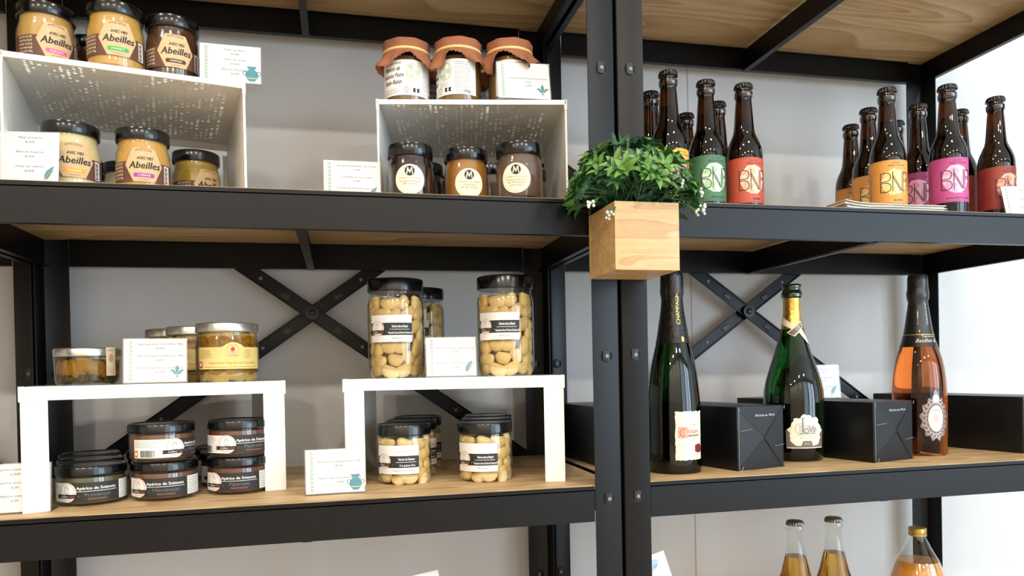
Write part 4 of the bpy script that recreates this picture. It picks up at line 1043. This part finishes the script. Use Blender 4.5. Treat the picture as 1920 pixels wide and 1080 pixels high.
def champ_c():
    e = empty('champagne_bottle', (.6085, .132, ZL), face(.6085, .132), 'rosé champagne bottle with black neck foil and ornate oval medallion', 'champagne bottle')
    pr = [(0, .008), (.026, .004), (.037, 0), (.0420, .002), (.0430, .008), (.0430, .100), (.0425, .118), (.0412, .136), (.0390, .153), (.0360, .168), (.0325, .180), (.0290, .190), (.0255, .201), (.0225, .214), (.0200, .230), (.0180, .245), (.0160, .258), (.0150, .268)]
    m = MB(); m.lathe(pr+[(0, .2685)], ROSE, 56, cap=False); m.build('glass_body', e)
    R = prof_fn(pr); zs = [.188, .190, .2, .214, .230, .245, .258, .267]
    m = MB(); SM = pm('black_sleeve', (22, 22, 23), .38, coat=.2)
    m.lathe([(R(z)+.0005, z) for z in zs]+[(.0168, .271), (.0178, .276), (.0178, .283), (.0165, .288), (.0163, .300), (.0160, .310), (.0145, .314), (0, .3145)], SM, 48, cap=False, rfun=lambda i, j: 1+(.012*math.sin(j*2.3+i*1.9) if i > 7 else 0)); fo = m.build('foil_capsule', e, 60)
    d = Print(.003); d.rect(-.06, .06, .2085, .2096, pm('gold_line', (200, 176, 110), .4, metal=.6), 0)
    d.text('CHAMPAGNE', .012, .2055, .0034, CREAM, 0, width=.020); d.text('Batillot &', .008, .1985, .0088, CREAM, 0, shear=.35, width=.030); 
    vertical_word(d, 'CHAMPAGNE', .0135, .2265, .037, .0048, WH, lv=0)
    d.wrap('foil_lettering', fo, lambda z: R(z)+.0009, 8, 0)
    d = Print(.003); PEW = pm('pewter_print', (128, 112, 108), .35, metal=.3, var=.2, scale=500); PWL = pm('pewter_light', (206, 196, 190), .4, var=.1); PWD = pm('pewter_dark', (70, 60, 60), .5)
    c = .0655; n = 120; d.poly([((.0245+.0022*math.sin(13*2*PI*q/n))*math.cos(2*PI*q/n), c+(.036+.003*math.sin(13*2*PI*q/n)+(.010 if abs(q/n-.25) < .03 else 0))*math.sin(2*PI*q/n)) for q in range(n)], PEW, 0)
    for q in range(22):
        a = 2*PI*q/22; x, y = .0195*math.cos(a), c+.030*math.sin(a)
        d.ring(x, y, .0038, .0009, PWL, 2, 12, a0=a, a1=a+4.2); d.disc(x, y, .0012, .0014, PWD, 2, 8)
    for q in range(14):
        a = 2*PI*q/14; d.ring(.0155*math.cos(a), c+.0245*math.sin(a), .0022, .0006, PWD, 3, 10, a0=a+1, a1=a+5)
    d.disc(0, c+.034, .006, .007, PWL, 2.5, 14); d.disc(0, c, .0135, .0225, PWL, 4, 34)
    d.disc(0, c, .0123, .0212, pm('medallion_pink', (238, 208, 200), .4, var=.05, scale=300), 5, 34)
    d.text('CHAMPAGNE', 0, c+.0140, .0032, PWD, 6, width=.016); d.disc(0, c+.001, .0042, .0080, pm('medallion_figure', (222, 176, 166), .5), 6, 16); d.disc(0, c+.0095, .0016, .002, PWL, 7, 10)
    d.rect(-.0095, .0095, c-.0085, c-.0065, PWL, 7); d.text('Rosé', 0, c-.0128, .0055, WH, 7, shear=.3, width=.012)
    d.wrap('medallion', e, R, 35, 0)
champ_c()

# ------------------------------------------------------------------ black gift boxes
BOXM = pm('black_carton', (9, 11, 14), .36, spec=.4, var=.05, scale=200); BOXE = pm('carton_edge', (170, 160, 150), .8); BOXS = pm('carton_seam', (12, 13, 15), .6)
def gift_box(x, y, rz, L, label, w=.097, h=.0985, detail=1, z=ZL):
    e = empty('gift_box', (x, y, z), rz, label, 'gift box', 'black bottle cartons lying on the shelf')
    m = MB(); m.box(0, w, 0, L, .0005, h, BOXM, bev=.0008); m.build('carton', e)
    # folded end: four triangular flaps meeting off centre
    cx, cz = w*.56, h*(.5 if detail == 1 else .52); c4 = [(0.001, .001), (w-.001, .001), (w-.001, h-.001), (.001, h-.001)]
    for k in range(4):
        a, b = c4[k], c4[(k+1) % 4]; m = MB(); d0 = (-.0012, -.0022, -.0012, -.0030)[k]
        vs = [(a[0], -.0004, a[1]), (b[0], -.0004, b[1]), (cx, d0, cz), (a[0], .0003, a[1]), (b[0], .0003, b[1]), (cx, .0003, cz)]
        m.add(vs, [(0, 1, 2), (5, 4, 3), (0, 3, 4, 1), (1, 4, 5, 2), (2, 5, 3, 0)], BOXM, smooth=False); m.build('end_flap', e)
    d = Print(.03)
    def ln(p, wd, mt, lv=1): d.line(p, wd, mt, lv)
    o = e
    ln([(0.001, .001), (cx, cz)], .0007, BOXS); ln([(w-.001, .001), (cx, cz)], .0010, BOXS); ln([(w-.001, h-.001), (cx, cz)], .0005, BOXS)
    if detail == 1: ln([(.001, h-.001), (cx, cz)], .0005, BOXS)
    ln([(.004, .003), (.0045, .012), (.0035, .062)], .0010, BOXS)
    ln([(.0035, .062), (.028, .064)], .0004, BOXE); ln([(.0008, .0008), (.006, .002), (.009, .008)], .0009, BOXE); ln([(.0006, h-.0006), (.0012, h-.006)], .0010, BOXE); ln([(w-.0006, h-.0006), (w-.0012, h-.005)], .0010, BOXE)
    ln([(.0005, h-.001), (.0005, .001)], .0005, BOXE)
    ln([(w*.78, h*.36), (w-.002, h*.38)], .0004, BOXE)
    d.text('12% alc by vol., 750 ml', w*.56, h*.86, .0046, WH, 2, width=.040)
    d.flat('end_printing', e, Matrix.Translation((0, -.0031, 0)))
    return e
gift_box(.206, .0475, 14, .30, 'black gift box between the cream label and vineyard label champagne bottles')
gift_box(.4515, .0545, 14, .30, 'black gift box right of the vineyard label champagne bottle, carrying a price card', detail=2)
gift_box(.7585, .0690, 13, .29, 'black gift box cut off by the right edge of the photo', detail=2)
gift_box(.030, .165, 4, .2, 'black gift box standing mostly hidden behind the double post', w=.07)

# ------------------------------------------------------------------ bottles and leaflets on the bottom shelf
ZB = LEVELS[1]
def clear_neck_bottle(x, y, label):
    e = empty('sparkling_bottle', (x, y, ZB), face(x, y), label, 'sparkling bottle', 'clear bottles of golden drink on the bottom shelf')
    k = 1
    pr = [(0, .006), (.027, .002), (.034, 0), (.0375, .003), (.0385, .012), (.0385, .110), (.0385, .130), (.0368, .155), (.0318, .180), (.0265, .196), (.0235, .206), (.0206, .219)]
    m = MB(); m.lathe(pr+[(.0172, .2335), (0, .2337)], pm('golden_drink', (226, 178, 84), .02, trans=1, ior=1.36), 48, cap=False); m.build('filled_glass', e)
    m = MB(); m.lathe([(.0172, .2335), (.0158, .242), (.0142, .256), (.0130, .268), (.0126, .276), (.0152, .279), (.0156, .283), (.0136, .287), (.0132, .292), (.0, .2925)], CLEAR, 40, cap=False); m.build('neck_glass', e)
    crown_cap(e, .289, .0148, pm('silver_crown_cap', (120, 112, 108), .3, metal=.8))
clear_neck_bottle(.3845, .170, 'crown capped bottle of golden drink, left of the pair at the bottom edge')
clear_neck_bottle(.4630, .173, 'crown capped bottle of golden drink, right of the pair at the bottom edge')
def jug():
    e = empty('cider_jug', (.643, .180, ZB), face(.643, .18), 'round shouldered bottle of orange brown juice with a gold screw cap', 'juice bottle')
    m = MB(); m.lathe([(0, .005), (.036, .001), (.046, 0), (.050, .004), (.051, .012), (.051, .130), (.049, .155), (.0445, .177), (.0390, .193), (.0345, .2045), (0, .2047)], pm('cloudy_juice', (206, 140, 56), .12, coat=1, sss=.25, var=.05, scale=20), 48, cap=False); m.build('juice', e)
    m = MB(); m.lathe([(.0396, .193), (.0352, .2045), (.0275, .218), (.0215, .229), (.0165, .240), (.0130, .247), (.0128, .2495)], CLEAR, 44, cap=False); m.build('neck_glass', e)
    m = MB(); g = pm('gold_cap', (190, 158, 84), .35, metal=.7); m.lathe([(.0142, .2485), (.0152, .249), (.0152, .2525), (.0142, .253), (.0142, .2545), (.0150, .255), (.0150, .262), (.0140, .2635), (0, .264)], g, 40, cap=False); m.build('screw_cap', e)
jug()
def brochure(x, y, rz, tilt, label, name, w, h, art):
    e = empty(name, (x, y, ZB), rz, label, 'leaflet')
    M = Matrix.Rotation(math.radians(-6), 4, 'X') @ Matrix.Rotation(math.radians(tilt), 4, 'Y')
    m = MB(); m.box(-w/2, w/2, -.0006, .0006, 0, h, pm('brochure_paper', (226, 226, 222), .4, coat=.2), M); s = m.build('sheet', e)
    if art:
        d = Print(.03); rnd = random.Random(6)
        cols = [pm('art_%d' % q, c, .5) for q, c in enumerate(((180, 206, 226), (212, 170, 186), (150, 180, 210), (220, 220, 232), (196, 190, 220)))]
        for q in range(16): d.disc(rnd.uniform(0, w/2-.012), h/2-.012-rnd.uniform(0, .05), rnd.uniform(.006, .012), rnd.uniform(.004, .009), cols[q % 5], 1+q*.2, 14)
        d.flat('artwork', s, M @ Matrix.Translation((0, -.0006, h/2)))
brochure(.150, .120, 0, -16, 'white leaflet with pastel artwork leaning beside the double post below', 'art_leaflet', .105, .265, True)
brochure(-.236, .130, 0, -9, 'white leaflet whose corner shows at the bottom edge, left bay', 'plain_leaflet', .074, .262, False)

# white paper bag panel on the neighbouring shelf, left edge
def side_leaflet():
    e = empty('standing_leaflet', (-.905, .140, ZL), 30, 'white sheet standing on the neighbouring shelf at the far left edge', 'leaflet')
    M = Matrix.Rotation(math.radians(-8), 4, 'X'); m = MB(); m.box(-.05, .05, -.0006, .0006, 0, .105, PAPER, M); m.build('sheet', e)
side_leaflet()

# ------------------------------------------------------------------ artificial plant in a wooden cube
def plant():
    e = empty('potted_plant', (-.0005, -.0545, 1.0885), 0, 'artificial green plant with white berries in a pale wooden cube hung on the posts', 'potted plant')
    w, dd, h, t = .0865, .098, .0855, .005
    m = MB()
    x0, x1, y0, y1 = -w/2, w/2, -dd/2, dd/2
    m.box(x0, x1, y0, y0+t, 0, h, WOODP, bev=.0006); m.box(x0, x1, y1-t, y1, 0, h, WOODP, bev=.0006)
    m.box(x0, x0+t, y0+t, y1-t, 0, h, WOODP, bev=.0006); m.box(x1-t, x1, y0+t, y1-t, 0, h, WOODP, bev=.0006); m.box(x0+t, x1-t, y0+t, y1-t, 0, t, WOODP)
    m.build('planter_box', e)
    m = MB(); m.box(x0+t, x1-t, y0+t, y1-t, t, h-.012, pm('moss', (40, 52, 24), .9, var=.4, scale=200, bump=.5)); m.build('moss', e)
    rnd = random.Random(17)
    G = [pm('leaf_green', (60, 108, 44), .42, var=.14, scale=80), pm('leaf_light', (92, 136, 58), .42, var=.12, scale=80), pm('leaf_deep', (30, 70, 38), .45, var=.12, scale=80), pm('leaf_blue', (44, 88, 60), .45, var=.12, scale=80)]
    STEM = pm('stem_green', (58, 104, 58), .5)
    leaves = MB(); stems = MB()
    def leaf(p, d, up, L, Wd, mat):
        d = d.normalized(); s = d.cross(up); s = s.normalized() if s.length > 1e-4 else d.orthogonal().normalized(); n = s.cross(d)
        vs = []; rows = [(0, .06, 0), (.18, .62, .02), (.4, 1, .05), (.62, .86, .05), (.82, .48, .0), (1, .02, -.08)]
        for u, ww, lift in rows:
            c = p+d*L*u+n*L*lift
            vs += [tuple(c-s*Wd/2*ww+n*Wd*.16*ww), tuple(c), tuple(c+s*Wd/2*ww+n*Wd*.16*ww)]
        fs = []
        for i in range(5): a = i*3; fs += [(a, a+1, a+4, a+3), (a+1, a+2, a+5, a+4)]
        leaves.add(vs, fs, mat)
    base = Vector((0, 0, h-.014))
    n = 0
    tips = []
    for k in range(112):
        # directions over a dome, leaning to the front and drooping at the two sides
        az = rnd.uniform(0, 2*PI); el = math.acos(rnd.uniform(-.12, 1))
        dx, dy, dz = math.sin(el)*math.cos(az), math.sin(el)*math.sin(az), math.cos(el)
        tip = Vector((dx*.078-.003, dy*.066-.006, h+.018+dz*.062+(-.012 if abs(dx) > .75 else 0)))
        if abs(tip.x) < .05 and tip.y < -.046: tip.z = max(tip.z, h+.022)
        if tip.y > .05: continue
        tips.append((tip, Vector((dx, dy*.9, dz*.8+.25))))
    for tip, out in tips:
        start = base+Vector((rnd.uniform(-.028, .028), rnd.uniform(-.03, .02), 0)); mid = (start+tip)/2+Vector((0, 0, .016))
        stems.tube([start, mid, tip], .0009, STEM, 5)
        mat = rnd.choice((G[0], G[0], G[1], G[1], G[2], G[3])); o = out.normalized(); a0 = rnd.uniform(0, 6); nl = rnd.randint(5, 7)
        s1 = o.orthogonal().normalized(); s2 = o.cross(s1); big = rnd.uniform(.85, 1.2)
        for q in range(nl):
            a = a0+2*PI*q/nl; sp = rnd.uniform(.75, 1.3); d = o*(.55+rnd.uniform(-.2, .3))+(s1*math.cos(a)+s2*math.sin(a))*sp
            leaf(tip, d, o, rnd.uniform(.017, .024)*big, rnd.uniform(.0065, .009)*big, mat)
        for q in range(3): # a few leaves down the stem
            p = start.lerp(mid, .5+.2*q) if q < 2 else mid.lerp(tip, .5); a = rnd.uniform(0, 6); leaf(p, s1*math.cos(a)+s2*math.sin(a)+o*.5, o, .017, .007, G[2])
    for q in range(6): # thin grassy shoots at the top left
        p = Vector((-.03+.003*q, -.02, h+.05)); leaf(p, Vector((-.05+rnd.uniform(-.3, .2), -.1, 1)), Vector((0, -1, .1)), .045, .0028, G[3])
    stems.build('stems', e); leaves.build('foliage', e, 180)
    BER = pm('berry_white', (226, 230, 214), .4, coat=.2)
    for (x, y, z, s) in ((-.074, -.045, h-.006, 1), (-.054, -.062, h-.020, .8), (.030, -.066, h+.034, 1), (.036, -.07, h+.016, .9), (.074, -.048, h+.014, .9), (.078, -.045, h-.004, 1), (-.030, -.058, h+.050, .9), (.068, -.055, h-.014, .8), (-.036, -.060, h+.044, .8)):
        m = MB()
        for q in range(6):
            c = Vector((x+rnd.uniform(-.006, .006), y+rnd.uniform(-.004, .004), z+rnd.uniform(-.006, .006))); r = .0022*s*rnd.uniform(.8, 1.2)
            m.lathe([(0, -r), (r*.7, -r*.7), (r, 0), (r*.7, r*.8), (0, r*1.15)], BER, 10, Matrix.Translation(c), cap=False)
            m.tube([Vector((x*.8, y*.85, z-.014 if z > h else z+.012)), c], .0005, STEM, 4)
        m.build('berry_cluster', e)
plant()
